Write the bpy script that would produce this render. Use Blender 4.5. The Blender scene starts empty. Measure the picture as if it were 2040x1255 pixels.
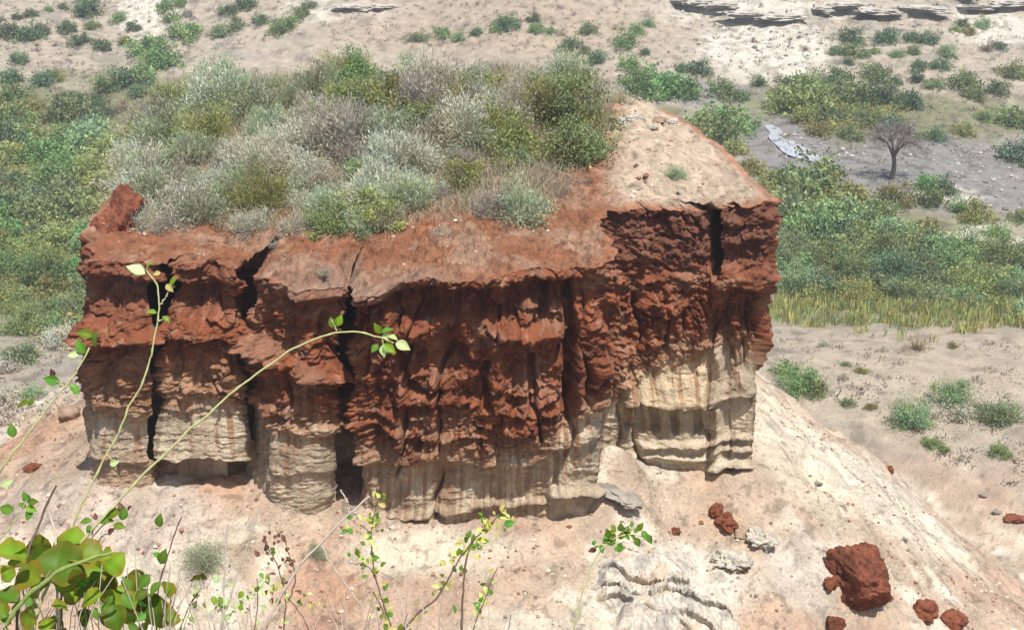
import bpy, math, random
import numpy as np
from mathutils import Vector

# ------------------------------------------------------------------ camera, sky, sun, exposure
SC = bpy.context.scene
COL = SC.collection
F = 2462.0                      # focal length in pixels of a 2040 px wide frame
PITCH = math.radians(25.0)
cam_d = bpy.data.cameras.new('camera'); cam = bpy.data.objects.new('camera', cam_d)
COL.objects.link(cam); SC.camera = cam
cam_d.sensor_width = 36.0; cam_d.lens = F / 2040 * 36.0
cam_d.clip_start = 0.05; cam_d.clip_end = 3000
cam.location = (0, 0, 0); cam.rotation_euler = (math.pi / 2 - PITCH, 0, 0)

SUN_EL, SUN_AZ = math.radians(70), math.radians(150)     # azimuth clockwise from +Y: back right
W = bpy.data.worlds.new('World'); SC.world = W; W.use_nodes = True
nt = W.node_tree; nt.nodes.clear()
sky = nt.nodes.new('ShaderNodeTexSky'); sky.sky_type = 'NISHITA'; sky.sun_disc = False
sky.sun_elevation = SUN_EL; sky.sun_rotation = SUN_AZ; sky.dust_density = 2.0
bg = nt.nodes.new('ShaderNodeBackground'); bg.inputs[1].default_value = 0.10
wo = nt.nodes.new('ShaderNodeOutputWorld')
nt.links.new(sky.outputs[0], bg.inputs[0]); nt.links.new(bg.outputs[0], wo.inputs[0])
sd = bpy.data.lights.new('sun', 'SUN'); sd.energy = 4.6; sd.angle = math.radians(0.53); sd.color = (1, 0.965, 0.91)
so = bpy.data.objects.new('sun', sd); COL.objects.link(so)
sv = Vector((math.sin(SUN_AZ) * math.cos(SUN_EL), math.cos(SUN_AZ) * math.cos(SUN_EL), math.sin(SUN_EL)))
so.rotation_euler = sv.to_track_quat('Z', 'Y').to_euler(); so.location = sv * 60
SC.view_settings.view_transform = 'Standard'; SC.view_settings.look = 'None'
SC.view_settings.gamma = 1.0; SC.view_settings.use_curve_mapping = False
SC.view_settings.exposure = 0.5
SC.render.engine = 'CYCLES'
SC.cycles.max_bounces = 6; SC.cycles.diffuse_bounces = 3; SC.cycles.transparent_max_bounces = 4

# ------------------------------------------------------------------ maths helpers
rng = np.random.default_rng(11); random.seed(5)
CP, SP = math.cos(PITCH), math.sin(PITCH)
def ray(x, y):
    a = (np.asarray(x, float) - 1020) / F; b = -(np.asarray(y, float) - 627.5) / F
    return np.stack([a, CP + b * SP, -SP + b * CP], -1)         # forward component 1
def proj(P):
    d = P[..., 1] * CP - P[..., 2] * SP; u = P[..., 1] * SP + P[..., 2] * CP
    d = np.maximum(d, 1e-3)
    return 1020 + F * P[..., 0] / d, 627.5 - F * u / d, d
def at_Y(x, y, Y):
    r = ray(x, y); return r * (Y / r[..., 1])[..., None]
def at_d(x, y, d): return ray(x, y) * np.asarray(d, float)[..., None]

PERM = np.random.default_rng(3).permutation(256); PERM = np.concatenate([PERM, PERM, PERM])
GR = np.random.default_rng(4).normal(size=(256, 3)); GR /= np.linalg.norm(GR, axis=1)[:, None]
G2 = np.stack([np.cos(np.arange(256) * 0.0245437), np.sin(np.arange(256) * 0.0245437)], -1).astype(np.float32)
def perlin2(x, y, z):
    x, y = np.broadcast_arrays(np.asarray(x, np.float32), np.asarray(y, np.float32))
    x = x + np.float32(z * 7.31 % 200); y = y + np.float32(z * 3.17 % 200)
    xi, yi = np.floor(x), np.floor(y); xf, yf = x - xi, y - yi
    xi = xi.astype(np.int32) & 255; yi = yi.astype(np.int32) & 255
    U = xf * xf * xf * (xf * (xf * 6 - 15) + 10); V = yf * yf * yf * (yf * (yf * 6 - 15) + 10)
    a, b = P32[xi], P32[xi + 1]; G0, G1 = G2[:, 0], G2[:, 1]
    def cn(h, dx, dy): return G0[h] * (xf - dx) + G1[h] * (yf - dy)
    n00 = cn(P32[a + yi], 0, 0); n10 = cn(P32[b + yi], 1, 0); n01 = cn(P32[a + yi + 1], 0, 1); n11 = cn(P32[b + yi + 1], 1, 1)
    n0 = n00 + U * (n10 - n00); n1 = n01 + U * (n11 - n01)
    return (n0 + V * (n1 - n0)) * 1.35
P32 = PERM.astype(np.int32)
def perlin(x, y, z=0.0):
    if np.ndim(z) == 0: return perlin2(x, y, float(z))
    x, y, z = np.broadcast_arrays(np.asarray(x, float), np.asarray(y, float), np.asarray(z, float))
    xi, yi, zi = np.floor(x), np.floor(y), np.floor(z)
    xf, yf, zf = x - xi, y - yi, z - zi
    xi = xi.astype(int) & 255; yi = yi.astype(int) & 255; zi = zi.astype(int) & 255
    f = lambda t: t * t * t * (t * (t * 6 - 15) + 10)
    U, V, Wt = f(xf), f(yf), f(zf)
    out = 0
    for dx in (0, 1):
        for dy in (0, 1):
            h2 = PERM[PERM[xi + dx] + yi + dy]
            for dz in (0, 1):
                g = GR[PERM[h2 + zi + dz]]
                n = g[..., 0] * (xf - dx) + g[..., 1] * (yf - dy) + g[..., 2] * (zf - dz)
                out = out + n * (U if dx else 1 - U) * (V if dy else 1 - V) * (Wt if dz else 1 - Wt)
    return out * 1.5
def fbm(x, y, z=0.0, o=4, g=0.5):
    s = 0; a = 1.0; k = 1.0
    for i in range(o):
        s = s + a * perlin(x * k + 17.3 * i, y * k + 5.1 * i, z * k + 3.7 * i); a *= g; k *= 2.03
    return s
def ridged(x, y, z=0.0, o=4):
    s = 0; a = 1.0; k = 1.0
    for i in range(o):
        s = s + a * (1 - 2 * np.abs(perlin(x * k + 9.3 * i, y * k, z * k + 2.7 * i))); a *= 0.5; k *= 2.1
    return s
def worley(x, y, seed=0):
    xi, yi = np.floor(x).astype(int), np.floor(y).astype(int)
    f1 = np.full(x.shape, 9.0); f2 = np.full(x.shape, 9.0); idv = np.zeros(x.shape)
    tab = np.random.default_rng(seed + 50).random((256, 3))
    for dx in (-1, 0, 1):
        for dy in (-1, 0, 1):
            h = PERM[PERM[(xi + dx) & 255] + ((yi + dy) & 255)]
            d = np.hypot(xi + dx + tab[h, 0] - x, yi + dy + tab[h, 1] - y)
            m = d < f1
            f2 = np.where(m, f1, np.minimum(f2, d)); idv = np.where(m, tab[h, 2], idv); f1 = np.where(m, d, f1)
    return f1, f2, idv
def sstep(a, b, x):
    t = np.clip((x - a) / (b - a), 0, 1); return t * t * (3 - 2 * t)
def smax(a, b, k): return 0.5 * (a + b + np.sqrt((a - b) ** 2 + k * k))
def interp(x, pts):
    p = np.array(pts, float); return np.interp(x, p[:, 0], p[:, 1])
def seg_dist(px, py, poly, closed=False):
    d = np.full(px.shape, 1e9); n = len(poly)
    for i in range(n if closed else n - 1):
        a = poly[i]; b = poly[(i + 1) % n]
        vx, vy = b[0] - a[0], b[1] - a[1]; L = vx * vx + vy * vy + 1e-12
        t = np.clip(((px - a[0]) * vx + (py - a[1]) * vy) / L, 0, 1)
        d = np.minimum(d, np.hypot(px - a[0] - t * vx, py - a[1] - t * vy))
    return d
def inside(px, py, poly):
    r = np.zeros(px.shape, bool); n = len(poly)
    for i in range(n):
        x1, y1 = poly[i]; x2, y2 = poly[(i + 1) % n]
        c = ((y1 > py) != (y2 > py)) & (px < (x2 - x1) * (py - y1) / (y2 - y1 + 1e-12) + x1)
        r ^= c
    return r

# ------------------------------------------------------------------ mesh / object helpers
def np_mesh(name, V, quads=None, tris=None, col=None, smooth=True, mats=(), mat_idx=None):
    me = bpy.data.meshes.new(name)
    nq = 0 if quads is None else len(quads); ntr = 0 if tris is None else len(tris)
    me.vertices.add(len(V)); me.vertices.foreach_set('co', np.ascontiguousarray(V, np.float32).ravel())
    loops = []
    if nq: loops.append(np.asarray(quads, np.int32).ravel())
    if ntr: loops.append(np.asarray(tris, np.int32).ravel())
    loops = np.concatenate(loops)
    me.loops.add(len(loops)); me.loops.foreach_set('vertex_index', loops)
    me.polygons.add(nq + ntr)
    st = np.concatenate([np.arange(nq) * 4, nq * 4 + np.arange(ntr) * 3]).astype(np.int32)
    me.polygons.foreach_set('loop_start', st)
    me.update(calc_edges=True); me.validate()
    me.polygons.foreach_set('use_smooth', np.full(len(me.polygons), smooth, bool))
    if mat_idx is not None: me.polygons.foreach_set('material_index', np.asarray(mat_idx, np.int32))
    if col is not None:
        a = me.color_attributes.new('Col', 'FLOAT_COLOR', 'POINT')
        c = np.ones((len(V), 4), np.float32); c[:, :3] = col; a.data.foreach_set('color', c.ravel())
    for m in mats: me.materials.append(m)
    return me
def link(name, me, parent=None, loc=None, rot=None, scale=None, label=None, cat=None, group=None, kind=None):
    o = bpy.data.objects.new(name, me); COL.objects.link(o)
    if parent is not None: o.parent = parent
    if loc is not None: o.location = loc
    if rot is not None: o.rotation_euler = rot
    if scale is not None: o.scale = scale if hasattr(scale, '__len__') else (scale,) * 3
    for k, v in (('label', label), ('category', cat), ('group', group), ('kind', kind)):
        if v: o[k] = v
    return o
def grid_quads(nr, nc, wrap=False):
    r = np.arange(nr - 1)[:, None]; c = np.arange(nc if wrap else nc - 1)[None, :]
    c2 = (c + 1) % nc
    return np.stack([r * nc + c, r * nc + c2, (r + 1) * nc + c2, (r + 1) * nc + c], -1).reshape(-1, 4)
def tube(path, radii, n=6):
    P = np.asarray(path, float); R = np.broadcast_to(np.asarray(radii, float), (len(P),))
    T = np.gradient(P, axis=0); T /= np.linalg.norm(T, axis=1)[:, None] + 1e-9
    ref = np.array([0.31, 0.17, 0.93]); A = np.cross(T, ref); A /= np.linalg.norm(A, axis=1)[:, None] + 1e-9
    B = np.cross(T, A); th = np.arange(n) * 2 * math.pi / n
    V = P[:, None] + R[:, None, None] * (A[:, None] * np.cos(th)[None, :, None] + B[:, None] * np.sin(th)[None, :, None])
    return V.reshape(-1, 3), grid_quads(len(P), n, True)
def join(parts):
    V, Q, k = [], [], 0
    for v, q in parts: V.append(v); Q.append(q + k); k += len(v)
    return np.concatenate(V), np.concatenate(Q)
def spline(pts, n):
    P = np.asarray(pts, float)
    d = np.concatenate([[0], np.cumsum(np.linalg.norm(np.diff(P, axis=0), axis=1))])
    t = np.linspace(0, d[-1], n * 3)
    Q = np.stack([np.interp(t, d, P[:, i]) for i in range(3)], -1)
    k = max(1, (n * 3) // (len(P) * 2)); ker = np.ones(2 * k + 1) / (2 * k + 1)
    E = np.concatenate([2 * Q[0] - Q[1:k + 1][::-1], Q, 2 * Q[-1] - Q[-k - 1:-1][::-1]])
    S = np.stack([np.convolve(E[:, i], ker, 'valid') for i in range(3)], -1)
    return S[np.linspace(0, len(S) - 1, n).astype(int)]

# ------------------------------------------------------------------ materials
def mat_base(name):
    m = bpy.data.materials.new(name); m.use_nodes = True
    t = m.node_tree; t.nodes.clear()
    o = t.nodes.new('ShaderNodeOutputMaterial'); b = t.nodes.new('ShaderNodeBsdfPrincipled')
    t.links.new(b.outputs[0], o.inputs[0]); b.inputs['Roughness'].default_value = 0.95
    b.inputs['Specular IOR Level'].default_value = 0.15
    return m, t, b, o
def earth_mat(name, scales=(3.0, 14.0), bump=0.5, bump_scale=30.0, var=0.35, speck=0.0, dist=0.03):
    """colour from the mesh's own soil-colour attribute, broken up by noise; fine relief from bump"""
    m, t, b, o = mat_base(name); N = t.nodes.new; L = t.links.new
    at = N('ShaderNodeAttribute'); at.attribute_name = 'Col'
    tc = N('ShaderNodeTexCoord')
    n1 = N('ShaderNodeTexNoise'); n1.inputs['Scale'].default_value = scales[0]; n1.inputs['Detail'].default_value = 6
    n2 = N('ShaderNodeTexNoise'); n2.inputs['Scale'].default_value = scales[1]; n2.inputs['Detail'].default_value = 5
    for n in (n1, n2): L(tc.outputs['Object'], n.inputs['Vector'])
    ad = N('ShaderNodeMath'); ad.operation = 'ADD'; L(n1.outputs[0], ad.inputs[0]); L(n2.outputs[0], ad.inputs[1])
    mr = N('ShaderNodeMapRange'); mr.inputs[1].default_value = 0.6; mr.inputs[2].default_value = 1.4
    mr.inputs[3].default_value = 1 - var; mr.inputs[4].default_value = 1 + var; L(ad.outputs[0], mr.inputs[0])
    mx = N('ShaderNodeVectorMath'); mx.operation = 'SCALE'; L(at.outputs['Color'], mx.inputs[0]); L(mr.outputs[0], mx.inputs['Scale'])
    last = mx.outputs[0]
    if speck:
        v = N('ShaderNodeTexNoise'); v.inputs['Scale'].default_value = bump_scale * 0.45; v.inputs['Detail'].default_value = 3
        L(tc.outputs['Object'], v.inputs['Vector'])
        m2 = N('ShaderNodeMapRange'); m2.inputs[1].default_value = 0.60; m2.inputs[2].default_value = 0.70
        m2.inputs[3].default_value = 0; m2.inputs[4].default_value = speck; L(v.outputs[0], m2.inputs[0])
        mi = N('ShaderNodeMix'); mi.data_type = 'RGBA'; L(m2.outputs[0], mi.inputs[0]); L(last, mi.inputs[6])
        mi.inputs[7].default_value = (0.16, 0.13, 0.10, 1); last = mi.outputs[2]
    L(last, b.inputs['Base Color'])
    n3 = N('ShaderNodeTexNoise'); n3.inputs['Scale'].default_value = bump_scale; n3.inputs['Detail'].default_value = 8
    n3.inputs['Roughness'].default_value = 0.65; L(tc.outputs['Object'], n3.inputs['Vector'])
    bp = N('ShaderNodeBump'); bp.inputs['Strength'].default_value = bump; bp.inputs['Distance'].default_value = dist
    L(n3.outputs[0], bp.inputs['Height']); L(bp.outputs[0], b.inputs['Normal'])
    return m
def leaf_mat(name, c, var=0.35, trans=0.3, rough=0.7, edge=None, hue=0.03):
    m, t, b, o = mat_base(name); N = t.nodes.new; L = t.links.new
    at = N('ShaderNodeAttribute'); at.attribute_name = 'Col'
    oi = N('ShaderNodeObjectInfo')
    hs = N('ShaderNodeHueSaturation'); hs.inputs['Color'].default_value = (*c, 1)
    mr = N('ShaderNodeMapRange'); mr.inputs[3].default_value = 0.5 - hue; mr.inputs[4].default_value = 0.5 + hue
    L(oi.outputs['Random'], mr.inputs[0]); L(mr.outputs[0], hs.inputs['Hue'])
    sp = N('ShaderNodeMapRange'); sp.inputs[3].default_value = 1 - var; sp.inputs[4].default_value = 1 + var
    L(oi.outputs['Random'], sp.inputs[0]); L(sp.outputs[0], hs.inputs['Value'])
    mx = N('ShaderNodeMix'); mx.data_type = 'RGBA'; mx.blend_type = 'MULTIPLY'; mx.inputs[0].default_value = 1
    L(hs.outputs[0], mx.inputs[6]); L(at.outputs['Color'], mx.inputs[7])
    L(mx.outputs[2], b.inputs['Base Color']); b.inputs['Roughness'].default_value = rough
    tr = N('ShaderNodeBsdfTranslucent'); L(mx.outputs[2], tr.inputs[0])
    ms = N('ShaderNodeMixShader'); ms.inputs[0].default_value = trans
    L(b.outputs[0], ms.inputs[1]); L(tr.outputs[0], ms.inputs[2]); L(ms.outputs[0], o.inputs[0])
    return m
def wood_mat(name, c, c2=None, scale=20):
    m, t, b, o = mat_base(name); N = t.nodes.new; L = t.links.new
    n = N('ShaderNodeTexNoise'); n.inputs['Scale'].default_value = scale; n.inputs['Detail'].default_value = 4
    tc = N('ShaderNodeTexCoord'); L(tc.outputs['Object'], n.inputs['Vector'])
    mi = N('ShaderNodeMix'); mi.data_type = 'RGBA'; L(n.outputs[0], mi.inputs[0])
    c2 = c2 or tuple(v * 0.5 for v in c); mi.inputs[6].default_value = (*c, 1); mi.inputs[7].default_value = (*c2, 1)
    L(mi.outputs[2], b.inputs['Base Color']); return m

M_CLIFF = earth_mat('eroded_clay', (3.0, 22.0), 1.0, 26, 0.36, 0.0, 0.05)
M_GROUND = earth_mat('dry_ground', (1.2, 14.0), 1.0, 13, 0.32, 0.55, 0.09)
M_ROCK = earth_mat('rough_rock', (3.0, 12.0), 0.9, 14, 0.3, 0.0, 0.06)
LEAF = {
 'silver': leaf_mat('silver_leaf', (0.55, 0.56, 0.43), 0.2, 0.25),
 'grey': leaf_mat('grey_leaf', (0.46, 0.42, 0.33), 0.2, 0.25),
 'sage': leaf_mat('sage_leaf', (0.37, 0.42, 0.26), 0.2, 0.25),
 'scrub': leaf_mat('scrub_leaf', (0.26, 0.33, 0.17), 0.25, 0.3),
 'olive': leaf_mat('olive_leaf', (0.30, 0.31, 0.11), 0.2, 0.3),
 'green': leaf_mat('green_leaf', (0.235, 0.30, 0.125), 0.25, 0.3),
 'bright': leaf_mat('bright_leaf', (0.19, 0.30, 0.11), 0.2, 0.3),
 'dark': leaf_mat('dark_leaf', (0.145, 0.20, 0.105), 0.25, 0.25),
 'brown': leaf_mat('dry_leaf', (0.36, 0.28, 0.18), 0.25, 0.2),
 'straw': leaf_mat('straw_blade', (0.40, 0.385, 0.15), 0.2, 0.3),
}
M_TWIG = wood_mat('grey_twig', (0.50, 0.44, 0.37), (0.26, 0.21, 0.17))
M_BARK = wood_mat('dark_bark', (0.20, 0.16, 0.135), (0.10, 0.08, 0.065))

# ------------------------------------------------------------------ butte: outline
# front face from left to right: px x at rim, px x at foot, depth Y, rim px y, foot px y
FRONT = [
 (184,190,23.7,516,955),(235,238,23.45,520,958),(300,296,23.35,524,945),(322,312,23.95,522,925),(345,335,23.3,526,930),
 (410,405,23.2,524,932),(470,470,23.3,532,925),(492,494,23.95,540,940),(512,512,23.2,548,985),(555,548,22.7,552,1028),
 (640,625,22.45,568,1044),(690,670,23.1,562,1046),(720,706,22.45,568,1046),(780,770,22.25,562,1044),(860,850,22.1,532,1042),
 (940,935,21.95,538,1046),(1040,1030,22.0,528,1052),(1130,1110,22.1,527,1052),(1180,1165,22.15,520,1046),(1196,1186,22.5,506,1000),
 (1200,1190,23.3,462,900),(1212,1198,24.0,426,862),(1300,1280,24.35,420,880),(1380,1360,24.5,420,930),(1422,1412,24.65,424,965),
 (1440,1430,24.35,415,975),(1495,1462,24.25,412,978),(1545,1492,24.4,402,978)]
Ft = np.array([at_Y(np.array(a), np.array(c), d) for a, b_, d, c, e in FRONT])
Fb = np.array([at_Y(np.array(b_), np.array(e), d) for a, b_, d, c, e in FRONT])
BACK = [(5.5,25.1),(5.3,26.2),(5.0,28.2),(4.3,31.0),(2.4,33.4),(-2,34.6),(-6,34.4),(-8.6,32.6),(-9.35,29.5),(-9.35,27.0),(-9.25,25.0)]
BZ = [-8.8,-8.8,-8.8,-8.8,-8.7,-8.6,-8.7,-9.0,-9.3,-9.6,-9.7]
Bt = np.array([(x, y, z) for (x, y), z in zip(BACK, BZ)])
cx0, cy0 = -2.0, 28.0
Bb = np.array([(x * (0.93 if x > 3 else 1.03), cy0 + (y - cy0) * 1.03, -15.3) for (x, y) in BACK])
PT = np.concatenate([Ft, Bt]); PB = np.concatenate([Fb, Bb])
FOOT = [tuple(p[:2]) for p in PB]

# top surface of the butte (soil mound) as a smooth field through known points
TOPK = np.array([(-9,24,-9.85),(-6,24,-9.75),(-3,23.3,-9.6),(0,23,-9.28),(1.6,22.8,-9.2),(-8.5,26,-9.8),(-5,25.5,-9.5),(-2,25,-9.25),(1.2,24.3,-9.15),
  (2.5,24.6,-8.98),(4,24.9,-8.98),(5.5,24.9,-8.98),(5.2,28,-8.9),(4.2,31,-8.85),(3.0,27.5,-8.55),(2.5,31,-8.5),(-1,29,-8.5),(-4,29,-8.6),(-7,29,-8.9),
  (-3,31,-8.2),(0,32,-8.2),(-6,32,-8.5),(-9,30,-9.3),(-2,34.5,-8.6),(1.2,26.0,-8.9),(-5,27.5,-9.1)])
def top_z(X, Y):
    d2 = (X[..., None] - TOPK[:, 0]) ** 2 + (Y[..., None] - TOPK[:, 1]) ** 2 + 0.35
    w = d2 ** -1.7
    return (w * TOPK[:, 2]).sum(-1) / w.sum(-1) + 0.10 * fbm(X * 0.7, Y * 0.7, 2.2, 4) + 0.03 * fbm(X * 4, Y * 4, 1.2, 3)

# ------------------------------------------------------------------ terrain
RIML = np.array([(-999.0, 9999.0, 0), (999.0, 9999.0, 0)])
def rim_line(X): return np.interp(X, RIML[:, 0], RIML[:, 1])
def terrain(X, Y):
    X = np.asarray(X, float); Y = np.asarray(Y, float)
    # valley floor and opposite hillside
    val = -32 + 0.9 * fbm(X * 0.03, Y * 0.03, 0.5, 3) + 0.25 * fbm(X * 0.16, Y * 0.16, 1.5, 3)
    val = val + 0.08 * fbm(X * 0.7, Y * 0.7, 3.5, 3)
    ridge0 = 104 + 7 * perlin(X * 0.02, 0.3, 7.7)
    hill = np.clip(Y - ridge0, 0, 66)
    val = val + 0.15 * np.sqrt(hill * hill + 9) - 0.45
    val = val + 5.0 * np.exp(-(((X + 3) / 22) ** 2 + ((Y - 146) / 17) ** 2))
    val = val + 1.0 * fbm(X * 0.06, Y * 0.06, 8.8, 3) * sstep(110, 135, Y)
    val = val + 1.0 * sstep(-0.3, 0.3, Y - rim_line(X) - 0.8 * fbm(X * 0.25, Y * 0.1, 5.0, 3)) * sstep(12, 18, X)
    # shelf of the nearer slope at lower right and lower left
    val = val + 4.5 * sstep(72, 48, Y) + 1.2 * sstep(70, 67.5, Y + 0.12 * X + 1.5 * perlin(X * 0.1, 0.5)) * sstep(4, 12, X)
    # talus cone round the butte
    d = seg_dist(X, Y, FOOT, True); ins = inside(X, Y, FOOT); d = np.where(ins, 0, d)
    ang = np.arctan2(X + 2, -(Y - 27))           # 0 towards the camera, + to the right
    sl = np.interp(ang, [-3.14, -2.3, -1.6, -0.9, -0.3, 0.3, 0.8, 1.25, 1.7, 2.3, 3.14],
                        [0.72, 0.62, 0.42, 0.36, 0.30, 0.30, 0.42, 0.62, 0.66, 0.78, 0.72])
    zf = np.interp(ang, [-3.14, -1.7, -0.9, -0.3, 0.3, 0.75, 1.0, 1.5, 2.2, 3.14],
                        [-15.0, -15.2, -14.95, -15.1, -15.1, -15.2, -15.6, -15.0, -14.3, -15.0])
    tal = zf - sl * d - 0.012 * d * d
    tal = tal + 1.35 * np.exp(-(((X - 2.35) / 0.75) ** 2 + ((Y - 23.5) / 0.9) ** 2)) + 0.4 * np.exp(-(((X - 3.4) / 0.8) ** 2 + ((Y - 23.6) / 0.9) ** 2))
    tal = tal + 0.28 * fbm(X * 0.35, Y * 0.35, 4.4, 4) * sstep(0.2, 2, d)
    tal = tal + 0.10 * ridged(X * 0.55 + 0.3 * Y, Y * 0.30, 6.1, 3) * sstep(0.5, 3, d)
    tal = tal + 0.05 * fbm(X * 2.4, Y * 2.4, 5.4, 5, 0.6) + 0.05 * ridged(X * 1.6 + 0.5 * Y, Y * 0.9, 2.1, 3) * sstep(0.3, 1.5, d)
    stp = tal / 0.55 + 0.35 * fbm(X * 0.5, Y * 0.5, 11.0, 3); fr = stp - np.floor(stp)
    tal = tal + 0.14 * (sstep(0.0, 0.18, fr) - fr) * sstep(0.05, 0.4, fbm(X * 0.3, Y * 0.3, 13.0, 3)) * sstep(0.4, 1.5, d)
    # thin strata ledges in the talus at the left front, and a few further ones
    lw = Y + 0.10 * fbm(X * 1.1, Y * 0.6, 3.3, 4) + 0.03 * X
    lm = sstep(-7.9, -7.2, X) * sstep(-4.0, -5.0, X)
    for y0, a in ((22.15, 0.13), (21.55, 0.11), (20.75, 0.10)):
        tal = tal + a * lm * sstep(y0 - 0.02, y0 + 0.05, lw) * sstep(y0 + 0.9, y0 + 0.1, lw)
    # saddle and the rim we stand on
    rim = np.where(Y < 1.9, -1.85, -1.85 - 1.12 * (Y - 1.9)) - 0.0 * X + 0.12 * fbm(X * 0.8, Y * 0.8, 9.1, 3)
    near = smax(tal, rim, 0.8)
    return smax(near, val, 0.5)

def hit_terrain(x, y, f=terrain, lo=12.0, hi=420.0, n=110):
    x = np.atleast_1d(np.asarray(x, float)); y = np.atleast_1d(np.asarray(y, float)); R = ray(x, y); i = np.arange(len(x))
    n = min(n, 110)
    t = np.broadcast_to(np.geomspace(lo, hi, n), (len(x), n))
    for step in range(2):
        P = R[:, None, :] * t[..., None]
        g = P[..., 2] - f(P[..., 0], P[..., 1])
        k = np.clip(np.argmax(g < 0, axis=1), 1, t.shape[1] - 1)
        t0, t1, g0, g1 = t[i, k - 1], t[i, k], g[i, k - 1], g[i, k]
        if step == 0: t = t0[:, None] + (t1 - t0)[:, None] * np.linspace(0, 1, 18)[None]
    w = np.clip(g0 / (g0 - g1 + 1e-9), 0, 1); Q = R * (t0 + w * (t1 - t0))[:, None]
    Q[:, 2] = f(Q[:, 0], Q[:, 1]); return Q

RIML = hit_terrain(*np.array(((1290,34),(1345,14),(1430,24),(1500,46),(1590,44),(1640,18),(1700,28),(1760,40),(1850,32),(1950,24),(2060,20),(2200,24)), float).T, terrain, 60, 400)
RIML = RIML[np.argsort(RIML[:, 0])]
na = 780
Ya = np.concatenate([np.linspace(-6, 12, 40, False), np.linspace(12, 33, 330, False), np.linspace(33, 60, 90, False),
                     np.linspace(60, 160, 230, False), np.geomspace(160, 900, 40)])
A = np.linspace(-0.66, 0.66, na)
GX = A[None, :] * (Ya[:, None] + 9); GY = np.repeat(Ya[:, None], na, 1)
GZ = terrain(GX, GY)
TP = np.stack([GX, GY, GZ], -1)
pu, pv, pd = proj(TP)
# soil colours
def mixc(c, new, w): return c * (1 - w[..., None]) + np.array(new) * w[..., None]
n1 = fbm(GX * 0.25, GY * 0.25, 0.0, 4); n2 = fbm(GX * 1.2, GY * 1.2, 4.0, 4); n3 = fbm(GX * 0.05, GY * 0.05, 2.0, 4)
near_w = sstep(46, 36, GY)
c = np.zeros(GX.shape + (3,)); c[:] = (0.42, 0.355, 0.275)
c = mixc(c, (0.33, 0.29, 0.235), sstep(0.0, 0.6, n1))
wu = pu + 40 * n1 + 14 * n2; wv = pv + 22 * n1 + 8 * n2
def ell(cx, cy, rx, ry, rot=0.0, soft=0.35):
    r = math.radians(rot); X = (wu - cx) * math.cos(r) + (wv - cy) * math.sin(r); Y = -(wu - cx) * math.sin(r) + (wv - cy) * math.cos(r)
    return sstep(1 + soft, 1 - soft, np.sqrt((X / rx) ** 2 + (Y / ry) ** 2))
far_w = 1 - near_w
GREENG = (0.17, 0.18, 0.085)
for e in ((90,430,260,230),(60,240,200,55),(250,200,130,60),(1750,520,330,110),(1700,330,200,70),(1800,240,330,50),(1640,200,180,40),(1950,560,200,80),(1400,260,120,40)):
    c = mixc(c, GREENG, 0.8 * ell(*e) * far_w)
for e in ((1850,330,300,60),(1560,300,90,70),(1950,390,200,40),(1420,190,100,22)):
    c = mixc(c, (0.25, 0.235, 0.225), 0.9 * ell(*e) * far_w)
for e in ((1530,100,130,60),(1500,20,260,22),(1990,60,90,35),(290,30,50,55),(700,25,120,25),(1960,480,80,30),(1870,395,90,18)):
    c = mixc(c, (0.62, 0.575, 0.48), 0.9 * ell(*e) * far_w)
c = mixc(c, (0.40, 0.32, 0.24), 0.8 * ell(1000, 40, 330, 90) * far_w)
c = mixc(c, (0.46, 0.385, 0.29), 0.8 * ell(1800, 760, 330, 110) * far_w)
# talus colours
t_ = np.zeros_like(c); t_[:] = (0.47, 0.365, 0.275)
t_ = mixc(t_, (0.45, 0.31, 0.225), 0.7 * sstep(0.0, 0.6, n1 + 0.4 * n2))
t_ = mixc(t_, (0.60, 0.53, 0.43), sstep(0.05, 0.5, -n1 + 0.5 * n2))
t_ = mixc(t_, (0.62, 0.54, 0.42), 0.85 * ell(1590, 900, 60, 180, -38))
t_ = mixc(t_, (0.62, 0.55, 0.44), 0.8 * ell(1750, 990, 240, 45, 38))
t_ = mixc(t_, (0.42, 0.275, 0.19), 0.8 * ell(1700, 830, 260, 50, 35))
t_ = mixc(t_, (0.42, 0.25, 0.165), 0.8 * ell(640, 1170, 90, 110))
t_ = mixc(t_, (0.42, 0.24, 0.15), 0.7 * ell(440, 980, 60, 50))
t_ = mixc(t_, (0.60, 0.53, 0.42), 0.8 * ell(880, 1110, 200, 50))
t_ = mixc(t_, (0.64, 0.60, 0.52), 0.85 * ell(1350, 1180, 170, 90))
t_ = mixc(t_, (0.47, 0.42, 0.36), 0.8 * ell(1600, 1140, 60, 90, -35))
t_ = mixc(t_, (0.50, 0.41, 0.34), 0.8 * ell(230, 1020, 230, 60))
t_ = mixc(t_, (0.46, 0.27, 0.17), 0.7 * ell(60, 870, 120, 40, -20))
streak = fbm((GX * 0.83 + GY * 0.55) * 0.5, (GX * -0.55 + GY * 0.83) * 2.6, 3.1, 4)
t_ = t_ * (1 + 0.16 * streak + 0.10 * n2)[..., None]
c = c * (1 + 0.12 * n2)[..., None]
t_ = t_ * np.array([0.97, 0.965, 0.945])
spk = sstep(0.35, 0.6, fbm(GX * 2.2, GY * 2.2, 31.0, 4, 0.65)); t_ = t_ * (1 - 0.35 * spk)[..., None]
c = c * np.array([0.84, 0.84, 0.84]) * (1 - 0.35 * sstep(0.3, 0.6, fbm(GX * 0.5, GY * 0.5, 33.0, 5, 0.65)))[..., None]
c = mixc(c, t_, near_w)
me = np_mesh('ground', TP.reshape(-1, 3), grid_quads(len(Ya), na), col=np.clip(c, 0.03, 0.75).reshape(-1, 3), mats=[M_GROUND])
link('ground', me, kind='structure', label='pale sandy gorge floor, talus slopes and far hillside')

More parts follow.
